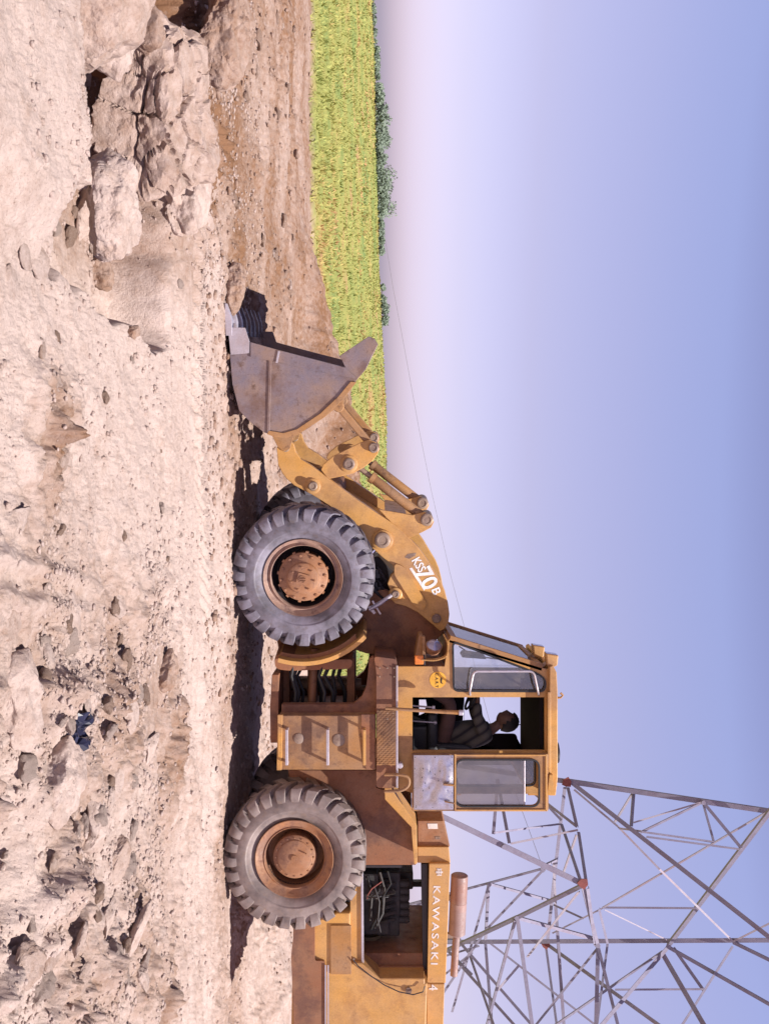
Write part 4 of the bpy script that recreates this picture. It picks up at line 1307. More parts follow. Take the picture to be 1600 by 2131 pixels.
for k in range(7):
    a = FR.p(1180 + 9 * k, 775 + 5 * (k % 3), .80)
    mb.box(a, (.05, .12, .06 + .02 * (k % 2)))
    mb.tube([a, a + Vector((.0, -.06, .06)), a + Vector((.05, -.05, .10)), a + Vector((.12, .03, .02))], .013, 8)
mb.build('valve_block', M['dark'], ldr, bevel=.004)
# fenders behind the front wheels (curved plate + flange)
fc2 = (1205, 630)
def arc(r, a0, a1, n_=22):
    return [(fc2[0] + r * math.cos(R(a0 + (a1 - a0) * k / n_)), fc2[1] + r * math.sin(R(a0 + (a1 - a0) * k / n_))) for k in range(n_ + 1)]
for sh_ in (0, 1.66):
    FR = FR0.shifted(sh_); t0, t1 = .04, .68
    outl = arc(181, -17, 47) + list(reversed(arc(172, -17, 47)))
    fd = fpl('fender', outl, t0, t1, 'yellow', bevel=.004)
    fl = arc(179, -19, 40) + list(reversed(arc(158, -16, 44)))
    fpl('fender_skirt', fl, t0 + .10, t0 + .12, 'yellow_shaded', fd, bevel=.003)
FR = FR0
fpl('fender_foot', rnd_poly([(1360, 572), (1392, 572), (1396, 600), (1392, 730), (1372, 735), (1374, 640)], 14), .16, .9, 'yellow_shaded', bevel=.006)

# ---- articulation
for (a, b_) in ((585, 602), (640, 652), (722, 738)):
    mb = MB()
    mb.plate([W(1370, a, .75), W(1484, a, .75), W(1484, b_, .75), W(1370, b_, .75)], (0, .75, 0))
    mb.build('hinge_plate', M['yellow_shaded'], ldr, bevel=.006)
mb = MB(); p = W(1424, 575, 1.1); q = W(1424, 752, 1.1); mb.tube([p, q], .07, 20); mb.build('hinge_pin', M['pin'], ldr, smooth=True)
mb = MB()
for k, px in enumerate((612, 622, 634, 664, 674, 688, 700, 712)):
    y = .35 + .13 * (k % 4)
    a, b_ = W(1378, px, y), W(1474, px + random.uniform(-8, 8), y)
    mb.tube([a, a.lerp(b_, .3) + Vector((0, 0, -.03 - .02 * (k % 3))), a.lerp(b_, .65) + Vector((0, 0, .015)), b_], .018 + .005 * (k % 2), 8)
mb.build('hydraulic_hose', M['black'], ldr, smooth=True)
for y in (.55, 1.75):
    mb = MB(); a, b_ = W(1350, 655, y), W(1484, 648, y); mb.tube([a, b_], .045, 14)
    mb.build('steering_cylinder', M['yellow_shaded'], ldr, smooth=True)
rpl('lower_rail', [(1404, 566), (1404, 580), (1546, 580), (1546, 563), (1470, 562)], .25, 2.05, 'yellow_shaded')

# ---- rear frame
ring = [(1372, 768), (1366, 776), (1372, 784), (1486, 784), (1486, 586), (1466, 586), (1466, 735), (1452, 752), (1430, 762), (1400, 766)]
rpl('bulkhead', ring, .22, .34, 'yellow_shaded')
rpl('bulkhead', ring, .22, .34, 'yellow_shaded', sh=1.68)
rpl('rear_frame', [(1486, 600), (1486, 740), (1640, 740), (1700, 700), (1900, 690), (2090, 700), (2090, 640), (1900, 640), (1800, 610), (1600, 600)], .62, 1.76, 'yellow_shaded')
# battery box with steps
bx = rpl('step_box', [(1489, 580), (1489, 782), (1602, 782), (1602, 578)], .06, .62, 'yellow_dirty', bevel=.01)
rpl('step_box_back', [(1496, 580), (1496, 780), (1602, 780), (1602, 580)], .06, .62, 'yellow_shaded', bevel=.01, sh=1.66)
rpl('box_cap', [(1487, 780), (1487, 752), (1520, 752), (1602, 762), (1602, 780)], .045, .065, 'yellow_shaded', bx, bevel=.003)
for px in (597, 682, 758):
    mb = MB()
    a, b_ = W(1518, px, -.03), W(1592, px, -.03)
    mb.bar(a, b_, .035, .03)
    mb.bar(a + Vector((.01, 0, 0)), a + Vector((.01, .10, 0)), .025, .025); mb.bar(b_ - Vector((.01, 0, 0)), b_ + Vector((-.01, .10, 0)), .025, .025)
    mb.build('step', M['bright_steel' if px < 750 else 'yellow'], bx, bevel=.004)
rpl('side_rail', [(1488, 578), (1488, 588), (1603, 586), (1603, 576)], .03, .07, 'yellow', bx, bevel=.003)
# dark stains on the box are part of the paint; round access covers
for (a, b_, r) in ((1537, 622, .055), (1540, 705, .065)):
    mb = MB(); mb.lathe([(r, .012), (r, -.004), (r * .8, -.010), (.0001, -.010)], W(a, b_, .06), (0, 1, 0), 24)
    mb.build('cover_cap', M['pin'], bx, smooth=True)

# platform with tread plate
pf = rpl('platform', rnd_poly([(1366, 778), (1372, 826), (1640, 826), (1640, 783), (1486, 783), (1400, 783)], 8), .03, 2.05, 'yellow_shaded')
tp = MB()
tp.plate([W(a, b_, .028) for a, b_ in [(1478, 784), (1478, 824), (1592, 824), (1592, 784)]], (0, -.012, 0))
M45, M_45 = Matrix.Rotation(R(38), 3, 'Y'), Matrix.Rotation(R(-38), 3, 'Y')
for i in range(27):
    for j in range(9):
        tp.box(W(1480.5 + i * 4.2, 787 + j * 4.3, .013), (.018, .006, .0055), M45 if (i + j) % 2 else M_45)
tp.build('tread_plate', M['yellow_dirty'], pf)
rpl('edge_trim', [(1385, 824), (1385, 828), (1640, 828), (1640, 824)], .012, .032, 'bright_steel', pf, bevel=.002)
mb = MB()
for (a, b_) in ((1390, 790), (1390, 806), (1390, 820), (1408, 790), (1408, 820), (1484, 806), (1484, 818), (1496, 806), (1496, 818)):
    mb.lathe([(.008, .004), (.008, -.008), (.0001, -.01)], W(a, b_, .02), (0, 1, 0), 8)
mb.build('bolt', M['pin'], pf)

# ---- cab
cab = empty('cab', W(1510, 826, .9), ldr)
Y0, Y1 = .16, 1.62
wallp = [(1387, 827), (1387, 925), (1331, 933), (1392, 1133), (1393, 1143), (1652, 1143), (1652, 862), (1640, 827)]
win1 = rnd_poly([(1338, 944), (1404, 1118), (1416, 1133), (1437, 1131), (1436, 946)], 9, 6)
door_o = [(1451, 858), (1562, 858), (1562, 1133), (1451, 1133)]
win3 = rnd_poly([(1580, 950), (1580, 1112), (1634, 1112), (1634, 950)], 12, 6)
def hole_at(h, dx=0, dz=0):
    return h
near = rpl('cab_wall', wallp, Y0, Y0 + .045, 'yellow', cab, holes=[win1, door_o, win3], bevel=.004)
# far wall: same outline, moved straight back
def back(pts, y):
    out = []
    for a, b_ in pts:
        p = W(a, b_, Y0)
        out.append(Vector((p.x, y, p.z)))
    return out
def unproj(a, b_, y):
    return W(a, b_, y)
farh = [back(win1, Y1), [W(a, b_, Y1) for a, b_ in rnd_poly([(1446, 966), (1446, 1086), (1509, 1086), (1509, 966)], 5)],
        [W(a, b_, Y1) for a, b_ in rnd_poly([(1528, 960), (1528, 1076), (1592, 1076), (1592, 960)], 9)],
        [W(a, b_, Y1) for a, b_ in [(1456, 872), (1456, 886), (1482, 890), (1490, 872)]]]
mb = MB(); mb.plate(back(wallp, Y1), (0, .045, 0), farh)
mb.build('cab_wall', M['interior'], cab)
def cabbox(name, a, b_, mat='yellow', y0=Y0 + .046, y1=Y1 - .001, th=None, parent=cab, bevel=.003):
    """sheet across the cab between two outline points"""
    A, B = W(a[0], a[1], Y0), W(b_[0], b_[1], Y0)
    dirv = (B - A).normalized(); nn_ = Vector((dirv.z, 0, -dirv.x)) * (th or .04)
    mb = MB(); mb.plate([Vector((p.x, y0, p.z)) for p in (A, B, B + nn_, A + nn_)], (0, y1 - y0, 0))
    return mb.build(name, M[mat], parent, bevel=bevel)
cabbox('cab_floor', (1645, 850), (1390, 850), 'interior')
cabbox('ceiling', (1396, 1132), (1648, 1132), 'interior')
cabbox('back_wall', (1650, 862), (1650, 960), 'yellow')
cabbox('back_wall', (1650, 1100), (1650, 1138), 'yellow')
for y in (Y0 + .046, Y1 - .08):
    mb = MB(); A, B = W(1650, 955, Y0), W(1650, 1105, Y0); mb.plate([Vector((p.x, y, p.z)) for p in (A, B, B + Vector((-.04, 0, 0)), A + Vector((-.04, 0, 0)))], (0, .08, 0)); mb.build('window_post', M['yellow'], cab)
# windscreen: frame posts and glass between the walls
A, B = W(1331, 935, Y0), W(1391, 1128, Y0)
dv = (B - A); nn_ = Vector((-dv.z, 0, dv.x)).normalized()
mb = MB()
for y in (Y0, Y1 - .01):
    mb.plate([Vector((p.x, y, p.z)) for p in (A + nn_ * .045, B + nn_ * .045, B - nn_ * .03, A - nn_ * .03)], (0, .055, 0))
for f0, f1 in ((0, .07), (.93, 1.0)):
    a, b_ = A.lerp(B, f0), A.lerp(B, f1)
    mb.plate([Vector((p.x, Y0 + .056, p.z)) for p in (a + nn_ * .04, b_ + nn_ * .04, b_ - nn_ * .02, a - nn_ * .02)], (0, Y1 - Y0 - .068, 0))
ws = mb.build('windscreen_frame', M['yellow_dirty'], cab, bevel=.003)
mb = MB(); mb.plate([Vector((p.x, Y0 + .05, p.z)) for p in (A + nn_ * .02, B + nn_ * .02, B + nn_ * .026, A + nn_ * .026)], (0, Y1 - Y0 - .05, 0))
mb.build('windscreen_glass', M['glass'], ws)
cabbox('front_panel', (1331, 932), (1387, 926), 'yellow_shaded', th=-.03)
cabbox('front_panel', (1387, 925), (1387, 828), 'yellow_shaded', th=-.03)

def frame_ring(name, poly, y, wdt, th, mat, parent):
    c_ = Vector((sum(p[0] for p in poly) / len(poly), sum(p[1] for p in poly) / len(poly)))
    n_ = len(poly); outer = []
    for i in range(n_):
        a = Vector(poly[i - 1]); b_ = Vector(poly[(i + 1) % n_]); t_ = (b_ - a).normalized(); q_ = Vector((t_.y, -t_.x))
        if q_.dot(Vector(poly[i]) - c_) < 0: q_ = -q_
        outer.append(tuple(Vector(poly[i]) + q_ * wdt))
    mb = MB(); mb.plate([W(a, b_, y) for a, b_ in outer], (0, th, 0), [[W(a, b_, y) for a, b_ in poly]])
    return mb.build(name, M[mat], parent)
def pane(poly, y, parent, name='window_glass', th=.006):
    mb = MB(); mb.plate([W(a, b_, y) for a, b_ in poly], (0, th, 0))
    return mb.build(name, M['glass'], parent)
frame_ring('window_seal', win1, Y0 - .012, 4.0, .02, 'black', cab)
pane(win1, Y0 + .02, cab)
frame_ring('window_seal', win3, Y0 - .004, 3.0, .012, 'black', cab)
pane(win3, Y0 + .02, cab)
# chrome line inside the seal
# roof with front visor and lamps
rf = MB(); rf.plate([W(a, b_, .08) for a, b_ in [(1388, 1143), (1384, 1150), (1400, 1158), (1440, 1160), (1620, 1160), (1656, 1156), (1656, 1142)]], (0, Y1 + .08 - .04, 0))
roof = rf.build('roof', M['yellow'], cab, bevel=.012)
rpl('roof_trim', [(1440, 1139), (1440, 1146), (1654, 1146), (1654, 1139)], .07, .12, 'yellow', roof)
for (a, b_) in ((1452, 1160), (1640, 1146)):
    mb = MB(); p = W(a, b_, .12); mb.tube([p, p + Vector((0, 0, .03)), p + Vector((-.025, 0, .055)), p + Vector((-.05, 0, .03))], .012, 8)
    mb.build('lifting_hook', M['yellow'], roof, smooth=True)
rpl('rain_lip', [(1612, 1143), (1612, 1150), (1655, 1153), (1655, 1138)], .02, .08, 'yellow', roof)
mb = MB(); mb.lathe([(.12, 0), (.115, .02), (.07, .03), (.0001, .032)], W(1566, 1157, .9), (0, 0, 1), 24); mb.build('roof_vent', M['dark'], roof, smooth=True)
def lamp(p, s, parent, nm='work_lamp'):
    mb = MB(); sx, sz = .11 * s, .10 * s
    mb.plate([p + Vector((x, 0, z)) for x, z in ((-.075 * s, -.06 * s), (-.055 * s, .07 * s), (.05 * s, .06 * s), (.07 * s, .02 * s), (.045 * s, -.05 * s))], (0, .16 * s, 0))
    l_ = mb.build(nm, M['yellow'], parent, bevel=.012)
    mb = MB(); mb.plate([p + Vector((x, .015, z)) for x, z in ((-.079 * s, -.055 * s), (-.060 * s, .062 * s), (-.052 * s, .062 * s), (-.07 * s, -.055 * s))], (0, .13 * s, 0))
    mb.build('lamp_lens', M['lens'], l_)
    mb = MB(); mb.bar(p + Vector((.03, .08, -.05)), p + Vector((.10, .08, -.13)), .02, .03); mb.build('lamp_bracket', M['pin'], l_)
    return l_
lamp(W(1375, 1148, .10), 1.0, roof)
lamp(W(1378, 1138, 1.3), 1.0, roof)
lamp(W(1357, 1120, .55), 1.0, roof)
# grab rail by the quarter window, loop handle, upright rod
def rail(name, pts, r, mat, parent, n_=10):
    mb = MB(); mb.tube(pts, r, n_); return mb.build(name, M[mat], parent, smooth=True)
def bez(pts, k=4):
    out = []
    for i in range(len(pts)):
        p = pts[i]
        if 0 < i < len(pts) - 1:
            a, b_ = pts[i - 1], pts[i + 1]
            s_, e_ = p.lerp(a, min(.5, .05 / max((p - a).length, 1e-3))), p.lerp(b_, min(.5, .05 / max((p - b_).length, 1e-3)))
            for j in range(k + 1):
                q = j / k; out.append((1 - q) ** 2 * s_ + 2 * q * (1 - q) * p + q * q * e_)
        else:
            out.append(p)
    return out
rail('grab_rail', bez([W(1446, 978, Y0), W(1440, 977, Y0 - .14), W(1397, 985, Y0 - .16), W(1397, 1110, Y0 - .16), W(1440, 1119, Y0 - .14), W(1446, 1120, Y0)]), .012, 'bright_steel', cab)
rail('handrail_post', [W(1474, 802, -.02), W(1479, 880, -.04), W(1483, 958, -.06)], [.016, .018, .022], 'yellow_dirty', ldr)
mb = MB(); mb.tube([W(1483, 954, -.06), W(1483.5, 964, -.06)], .028, 16); mb.build('rail_cap', M['bright_steel'], ldr, bevel=.006, smooth=True)
rail('loop_handle', bez([W(1612, 800, -.0), W(1612, 838, -.05), W(1618, 851, -.05), W(1634, 852, -.05), W(1645, 838, -.05), W(1647, 800, -.0)]), .016, 'yellow_dirty', ldr)
mb = MB(); mb.lathe([(.03, 0), (.03, -.07), (.022, -.08), (.0001, -.08)], W(1590, 832, .1), (0, 1, 0), 16); mb.build('fuel_cap', M['bright_steel'], ldr, smooth=True)

# ---- cab door folded back along the side
dr = rnd_poly([(1569, 857), (1569, 1141), (1688, 1141), (1688, 857)], 3, 2)
dwin = rnd_poly([(1583, 950), (1583, 1120), (1677, 1120), (1677, 950)], 16, 7)
door = rpl('door', dr, .03, .075, 'yellow_dirty', cab, holes=[dwin], bevel=.004)
frame_ring('window_seal', dwin, .018, 3.6, .016, 'black', door)
M['dirty_glass'] = glass('dusty_door_glass', (.62, .56, .52), .55)
mb = MB(); mb.plate([W(a, b_, .05) for a, b_ in rnd_poly([(1583, 950), (1583, 1090), (1677, 1090), (1677, 950)], 6, 4)], (0, .006, 0)); mb.build('window_glass', M['dirty_glass'], door)
mb = MB(); mb.tube([W(1583, 1091, .053), W(1677, 1091, .053)], .007, 8); mb.build('glass_edge', M['bright_steel'], door)
mb = MB()
for (a0, b0, a1, b1) in ((1569, 945, 1688, 948.5), (1569, 1134, 1688, 1138), (1570, 948, 1573, 1136), (1684, 948, 1688, 1136)):
    mb.plate([W(a0, b0, .029), W(a0, b1, .029), W(a1, b1, .029), W(a1, b0, .029)], (0, -.012, 0))
mb.build('door_trim', M['yellow'], door, bevel=.003)
# crumpled sheet metal riveted over the lower half
vs, fs = [], []; n1_, n2_ = 40, 30
for i in range(n1_):
    for j in range(n2_):
        a, b_ = 1572 + 113 * i / (n1_ - 1), 861 + 82 * j / (n2_ - 1)
        p = W(a, b_, .012)
        e_ = min(i, j, n1_ - 1 - i, n2_ - 1 - j) / 6
        q = Vector((a / 38., b_ / 38., 0))
        k_ = mnoise.voronoi(q * .8)[0]
        p.y -= min(e_, 1) * (.020 * abs(mnoise.noise(q * 1.4)) + .022 * min(k_[0], .6)) - .004
        vs.append(p)
for i in range(n1_ - 1):
    for j in range(n2_ - 1):
        a = i * n2_ + j; fs.append((a, a + 1, a + n2_ + 1, a + n2_))
mb = MB(); mb.add(vs, fs)
alu = worn('dented_aluminium', (.62, .60, .68), dust=(.45, .38, .36), rust=(.25, .17, .15), dust_amt=.25, rust_amt=.25, rough=.28, metal=.85, bump=.2)
M['alu'] = alu
mb.build('metal_patch', alu, door, smooth=True)
mb = MB()
for (a, b_) in [(1576, 864), (1576, 905), (1576, 940), (1605, 895), (1600, 880), (1618, 878), (1630, 885), (1640, 893), (1645, 880), (1612, 905), (1625, 912), (1605, 915), (1590, 940), (1620, 940), (1650, 940), (1680, 940), (1680, 900), (1680, 865), (1640, 862), (1600, 863)]:
    mb.lathe([(.005, .0), (.005, -.006), (.0001, -.008)], W(a, b_, -.008), (0, 1, 0), 6)
mb.build('rivet', M['dark'], door)
mb = MB(); p = W(1632, 922, -.03); mb.bar(p, W(1634, 944, -.03), .02, .03); mb.bar(W(1668, 925, -.02), W(1672, 945, -.02), .012, .02); mb.build('door_handle', M['yellow_dirty'], door, bevel=.003)

# ---- cab interior
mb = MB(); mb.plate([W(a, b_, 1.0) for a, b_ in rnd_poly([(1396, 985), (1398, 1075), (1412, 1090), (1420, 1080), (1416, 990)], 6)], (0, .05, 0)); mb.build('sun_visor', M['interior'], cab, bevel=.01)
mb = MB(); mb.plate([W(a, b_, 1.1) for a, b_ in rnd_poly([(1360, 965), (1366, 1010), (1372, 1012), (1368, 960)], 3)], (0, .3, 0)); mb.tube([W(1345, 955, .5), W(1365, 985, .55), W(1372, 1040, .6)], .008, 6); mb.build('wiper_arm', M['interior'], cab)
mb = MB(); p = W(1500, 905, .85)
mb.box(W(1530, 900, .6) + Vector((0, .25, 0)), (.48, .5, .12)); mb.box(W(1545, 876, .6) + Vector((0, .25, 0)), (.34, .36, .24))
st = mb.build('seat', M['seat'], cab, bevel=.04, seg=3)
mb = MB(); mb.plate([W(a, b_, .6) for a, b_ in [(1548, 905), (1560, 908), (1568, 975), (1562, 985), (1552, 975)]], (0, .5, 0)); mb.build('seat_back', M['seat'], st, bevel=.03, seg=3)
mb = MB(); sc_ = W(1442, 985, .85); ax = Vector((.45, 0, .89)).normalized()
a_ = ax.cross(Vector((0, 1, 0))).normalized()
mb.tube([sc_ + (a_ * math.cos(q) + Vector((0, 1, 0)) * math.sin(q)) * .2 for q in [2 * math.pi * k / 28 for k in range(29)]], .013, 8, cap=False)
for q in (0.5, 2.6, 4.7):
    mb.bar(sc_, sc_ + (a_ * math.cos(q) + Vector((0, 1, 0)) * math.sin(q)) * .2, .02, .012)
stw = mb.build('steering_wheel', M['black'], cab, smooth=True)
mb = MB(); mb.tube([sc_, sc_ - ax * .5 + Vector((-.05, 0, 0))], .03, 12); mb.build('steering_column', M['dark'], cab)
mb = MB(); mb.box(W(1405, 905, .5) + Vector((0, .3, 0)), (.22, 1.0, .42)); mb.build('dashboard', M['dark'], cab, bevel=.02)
mb = MB()
for k, (a, b_) in enumerate(((1468, 876), (1478, 882), (1500, 880))):
    p = W(a, b_, .4 + .1 * k); mb.tube([p - Vector((0, 0, .14)), p + Vector((.02, 0, .12))], .01, 8); mb.tube([p + Vector((.02, 0, .12)), p + Vector((.02, 0, .15))], .022, 10)
mb.build('control_lever', M['bright_steel'], cab)

# ---- head lamp, indicator on the tower
hl = MB(); hp = W(1340, 898, .0)
hl.lathe([(.035, .12), (.07, .08), (.085, .02), (.088, 0), (.080, -.006)], W(1343, 903, .10), (.75, .6, -.15), 28)
head = hl.build('headlight', M['orange'], ldr, smooth=True)
mb = MB(); mb.lathe([(.080, 0), (.06, -.025), (.0001, -.04)], W(1343, 903, .10), (.75, .6, -.15), 28); mb.build('lamp_lens', M['lens'], head, smooth=True)
mb = MB(); pts = bez([W(1372, 878, .02), W(1374, 905, .0), W(1366, 930, .0), W(1340, 932, .05), W(1325, 925, .12)])
for a, b_ in zip(pts[:-1], pts[1:]): mb.bar(a, b_, .012, .11, up=(0, 1, 0))
mb.build('lamp_guard', M['yellow'], head, bevel=.002)
mb = MB(); mb.plate([W(a, b_, .22) for a, b_ in [(1322, 872), (1322, 880), (1384, 884), (1384, 864), (1366, 864)]], (0, .35, 0)); mb.plate([W(a, b_, .12) for a, b_ in [(1325, 878), (1325, 884), (1376, 886), (1376, 880)]], (0, .12, 0))
mb.build('lamp_bracket', M['yellow_dirty'], head, bevel=.004)
mb = MB(); mb.box(W(1373, 872, .02), (.09, .07, .095)); mb.build('indicator', M['amber'], ldr, bevel=.012, seg=3)
mb = MB(); mb.box(W(1373, 882.5, .03), (.10, .08, .02)); mb.build('indicator_base', M['dark'], ldr, bevel=.004)

# ---- rear body
body = [(1603, 640), (1603, 826), (1660, 810), (1722, 860), (1796, 866), (1800, 866), (1800, 751), (1740, 745), (1720, 735), (1680, 715), (1655, 690), (1640, 650)]
body = [(1603, 600), (1603, 783), (1640, 783), (1645, 803), (1665, 806), (1720, 857), (1796, 865), (1800, 865), (1800, 752), (1800, 700), (1700, 690), (1660, 640), (1640, 610)]
rpl('rear_side_panel', body, .42, .50, 'yellow_shaded', bevel=.005)
rpl('rear_side_panel', body, .42, .50, 'yellow_shaded', bevel=.005, sh=1.42)
# fender lip over the wheel
lip = [(1640, 800), (1664, 801), (1722, 856), (1798, 862), (1798, 868), (1718, 867), (1686, 845), (1648, 818), (1640, 812)]
mb = MB(); mb.plate([W(a, b_, .06) for a, b_ in lip], (0, .42, 0)); mb.build('rear_fender', M['yellow'], ldr, bevel=.006)
mb = MB(); mb.plate([W(a, b_, .06) + Vector((0, 1.8, 0)) for a, b_ in lip], (0, .42, 0)); mb.build('rear_fender', M['yellow'], ldr, bevel=.006)
# air cleaner box / hood nose
ns = rpl('hood_nose', [(1708, 869), (1708, 922), (1762, 936), (1762, 869)], .50, 1.86, 'orange', bevel=.006)
rpl('nose_band', [(1762.5, 868), (1762.5, 934), (1796, 937), (1796, 868)], .46, 1.88, 'yellow', ns, bevel=.008)
rpl('paper_label', [(1714, 889), (1714, 910), (1725, 911), (1725, 891)], .496, .499, 'letter', ns, bevel=0)
rpl('paper_label', [(1741, 905), (1741, 915), (1747, 916), (1747, 906)], .496, .499, 'pin', ns, bevel=0)
# hood beam with the lettering
bm_ = rpl('hood_beam', [(1797, 893), (1797, 936), (2046, 926), (2046, 889)], .40, .47, 'yellow', bevel=.012)
rpl('hood_beam', [(1797, 893), (1797, 936), (2046, 926), (2046, 889)], .40, .47, 'yellow', bevel=.012, sh=1.45)
rpl('hood_top', [(1797, 931), (1797, 936.5), (2046, 927), (2046, 921)], .475, 1.845, 'yellow')
rpl('hood_rail', [(1798, 876), (1798, 890), (2040, 890), (2040, 880)], .50, .56, 'dark')
# lettering runs along the beam
q0, q1 = W(1842, 902, .398), W(2007, 896.5, .398)
rt = (q1 - q0).normalized(); upv = Vector((0, 0, 1)) - rt * rt.z; upv.normalize()
tx = text('tmp_lettering', 'KAWASAKI', q0, rt, upv, .105, M['letter'], bm_, sx=1.0, space=1.28, bold=.012)
wd = max((Vector(v.co) + org(bm_) - q0).dot(rt) for v in tx.data.vertices)
bpy.data.objects.remove(tx)
text('lettering', 'KAWASAKI', q0, rt, upv, .105, M['letter'], bm_, sx=(q1 - q0).length / wd, space=1.28, bold=.012)
# round emblem before the letters
mb = MB(); ec = W(1815, 914, .397)
for (x0_, z0_, sx_, sz_) in ((0, .030, .02, .012), (0, .018, .05, .008), (0, 0, .07, .010), (0, -.018, .05, .008), (0, -.031, .022, .010), (.033, .014, .010, .022), (-.033, .014, .010, .022), (.033, -.014, .010, .022), (-.033, -.014, .010, .022), (0, 0, .010, .07)):
    mb.plate([ec + Vector((x0_ + dx * sx_, 0, z0_ + dz * sz_)) for dx, dz in ((-.5, -.5), (.5, -.5), (.5, .5), (-.5, .5))], (0, -.0015 - .0004 * abs(x0_) * 10 - .0006 * (sz_ > .05), 0))
mb.build('emblem', M['letter'], bm_)
# sill and engine bay
sill = rpl('sill', [(1800, 729), (1800, 754), (2012, 754), (2004, 729)], .30, .42, 'yellow', bevel=.006)
rpl('sill_edge', [(1800, 751), (1800, 755.5), (2004, 757), (2004, 752)], .28, .31, 'bright_steel', sill, bevel=.002)
eb = MB()
eb.box(W(1868, 775, 1.0), (.62, .55, .38)); eb.box(W(1850, 812, .95), (.50, .34, .22)); eb.box(W(1822, 828, 1.15), (.20, .34, .34))
eb.box(W(1905, 808, .95), (.35, .3, .25)); eb.box(W(1838, 760, .75), (.3, .25, .30))
eng = eb.build('engine', M['engine'], ldr, bevel=.02)
mb = MB()
for k in range(6):
    mb.lathe([(.045, 0), (.045, .12), (.03, .14), (.0001, .14)], W(1838 + k * 15, 826, .85), (0, 0, 1), 14)
    mb.tube([W(1838 + k * 15, 822, .72), W(1842 + k * 15, 806, .66), W(1846 + k * 15, 790, .7)], .022, 8)
mb.build('cylinder_head', M['engine'], eng, smooth=True)
mb = MB()
mb.tube([W(1815, 790, .62), W(1850, 800, .6), W(1900, 796, .6), W(1930, 780, .62)], .02, 8)
mb.tube([W(1822, 765, .6), W(1860, 774, .58), W(1915, 770, .6)], .014, 8)
mb.tube([W(1905, 830, .9), W(1925, 815, .9), W(1935, 800, .8)], .03, 10)
mb.lathe([(.06, 0), (.06, .16), (.0001, .17)], W(1856, 770, .6), (0, 0, 1), 16)
mb.lathe([(.08, 0), (.08, .22), (.0001, .23)], W(1830, 838, 1.0), (1, 0, 0), 18)
mb.build('engine_pipe', M['engine'], eng, smooth=True)
for k in range(9):
    r_ = random.Random(40 + k)
    a0 = W(1810 + r_.uniform(0, 90), 765 + r_.uniform(0, 60), .55 + r_.uniform(-.05, .1)); a3 = W(1830 + r_.uniform(0, 120), 760 + r_.uniform(0, 55), .6)
    mb = MB(); mb.tube([a0, a0.lerp(a3, .3) + Vector((0, -.05, r_.uniform(-.06, .08))), a0.lerp(a3, .7) + Vector((0, -.04, r_.uniform(-.08, .05))), a3], r_.uniform(.006, .014), 8)
    mb.build('engine_hose', M[['black', 'dark', 'dark', 'black', 'black', 'pylon_red', 'black', 'engine', 'dark'][k]], eng, smooth=True)
mb = MB(); mb.lathe([(.15, 0), (.15, .05), (.10, .07), (.04, .05), (.0001, .05)], W(1932, 770, .95), (1, .3, 0), 28); mb.build('fan_pulley', M['cream'], eng, smooth=True)
mb = MB()
fcn = W(1962, 782, 1.15)
for k in range(6):
    q = 2 * math.pi * k / 6
    d_ = Vector((0, math.cos(q), math.sin(q))); s_ = Vector((.03, -math.sin(q), math.cos(q)))
    mb.plate([fcn + d_ * .05 - s_ * .05, fcn + d_ * .36 - s_ * .10, fcn + d_ * .36 + s_ * .10, fcn + d_ * .05 + s_ * .05], (.006, 0, 0))
mb.lathe([(.07, -.03), (.07, .04), (.0001, .05)], fcn, (1, 0, 0), 16)
mb.build('fan', M['black'], eng)
mb = MB(); mb.lathe([(.42, 0), (.42, .1), (.40, .1), (.40, 0)], fcn + Vector((.04, 0, 0)), (1, 0, 0), 40, closed=True); mb.build('fan_shroud', M['black'], eng, smooth=True)
mb = MB(); mb.plate([W(a, b_, .52) for a, b_ in [(1984, 754), (1984, 888), (2046, 888), (2046, 754)]], (0, 1.3, 0)); mb.build('radiator', M['yellow_shaded'], ldr, bevel=.008)
mb = MB()
for px in (882, 858, 765): mb.bar(W(2012, 760, .50), W(2012, 880, .50), .03, .03) if px == 882 else None
mb.bar(W(2022, 757, .50), W(2022, 886, .50), .05, .04)
mb.build('radiator_bracket', M['yellow_shaded'], ldr)
rpl('cross_member', [(1835, 836), (1835, 884), (1846, 884), (1846, 836)], 1.3, 1.38, 'dark')
rpl('rear_post', [(1925, 830), (1925, 886), (1932, 886), (1932, 830)], 1.5, 1.6, 'dark')
rpl('firewall', [(1800, 700), (1800, 838), (1806, 838), (1806, 700)], .52, 1.84, 'dark')
rpl('engine_floor', [(1800, 700), (1800, 735), (1990, 735), (1990, 700)], .52, 1.84, 'dark')
# rear side and counterweight
cw = [(1900, 700), (1916, 660), (1920, 612), (1940, 610), (2144, 606), (2150, 640), (2150, 886), (2046, 889), (2046, 884), (2036, 884), (2036, 790), (2004, 752), (2004, 729), (1900, 729)]
cwt = rpl('counterweight', cw, .24, 2.12, 'yellow', bevel=.014)
rpl('counterweight_skirt', rnd_poly([(1912, 614), (1914, 655), (2000, 655), (2000, 676), (2146, 676), (2146, 612), (1990, 606)], 6), .20, .238, 'yellow_shaded', cwt, bevel=.006)
rpl('access_panel', [(1926, 688), (1926, 731), (2028, 731), (2028, 688)], .222, .238, 'yellow_dirty', cwt, bevel=.004)
mb = MB()
for px in (677.5, 683):
    mb.bar(W(2008, px, .19), W(2146, px, .19), .010, .014)
mb.build('trim_strip', M['bright_steel'], cwt)
rpl('hood_rear', [(2047, 888), (2047, 925), (2150, 922), (2150, 888)], .40, 1.92, 'yellow', bevel=.012)
txx = text('lettering', '4', W(2049, 893, .396), (1, 0, 0), (0, 0, 1), .13, M['letter'], cwt, bold=.01)
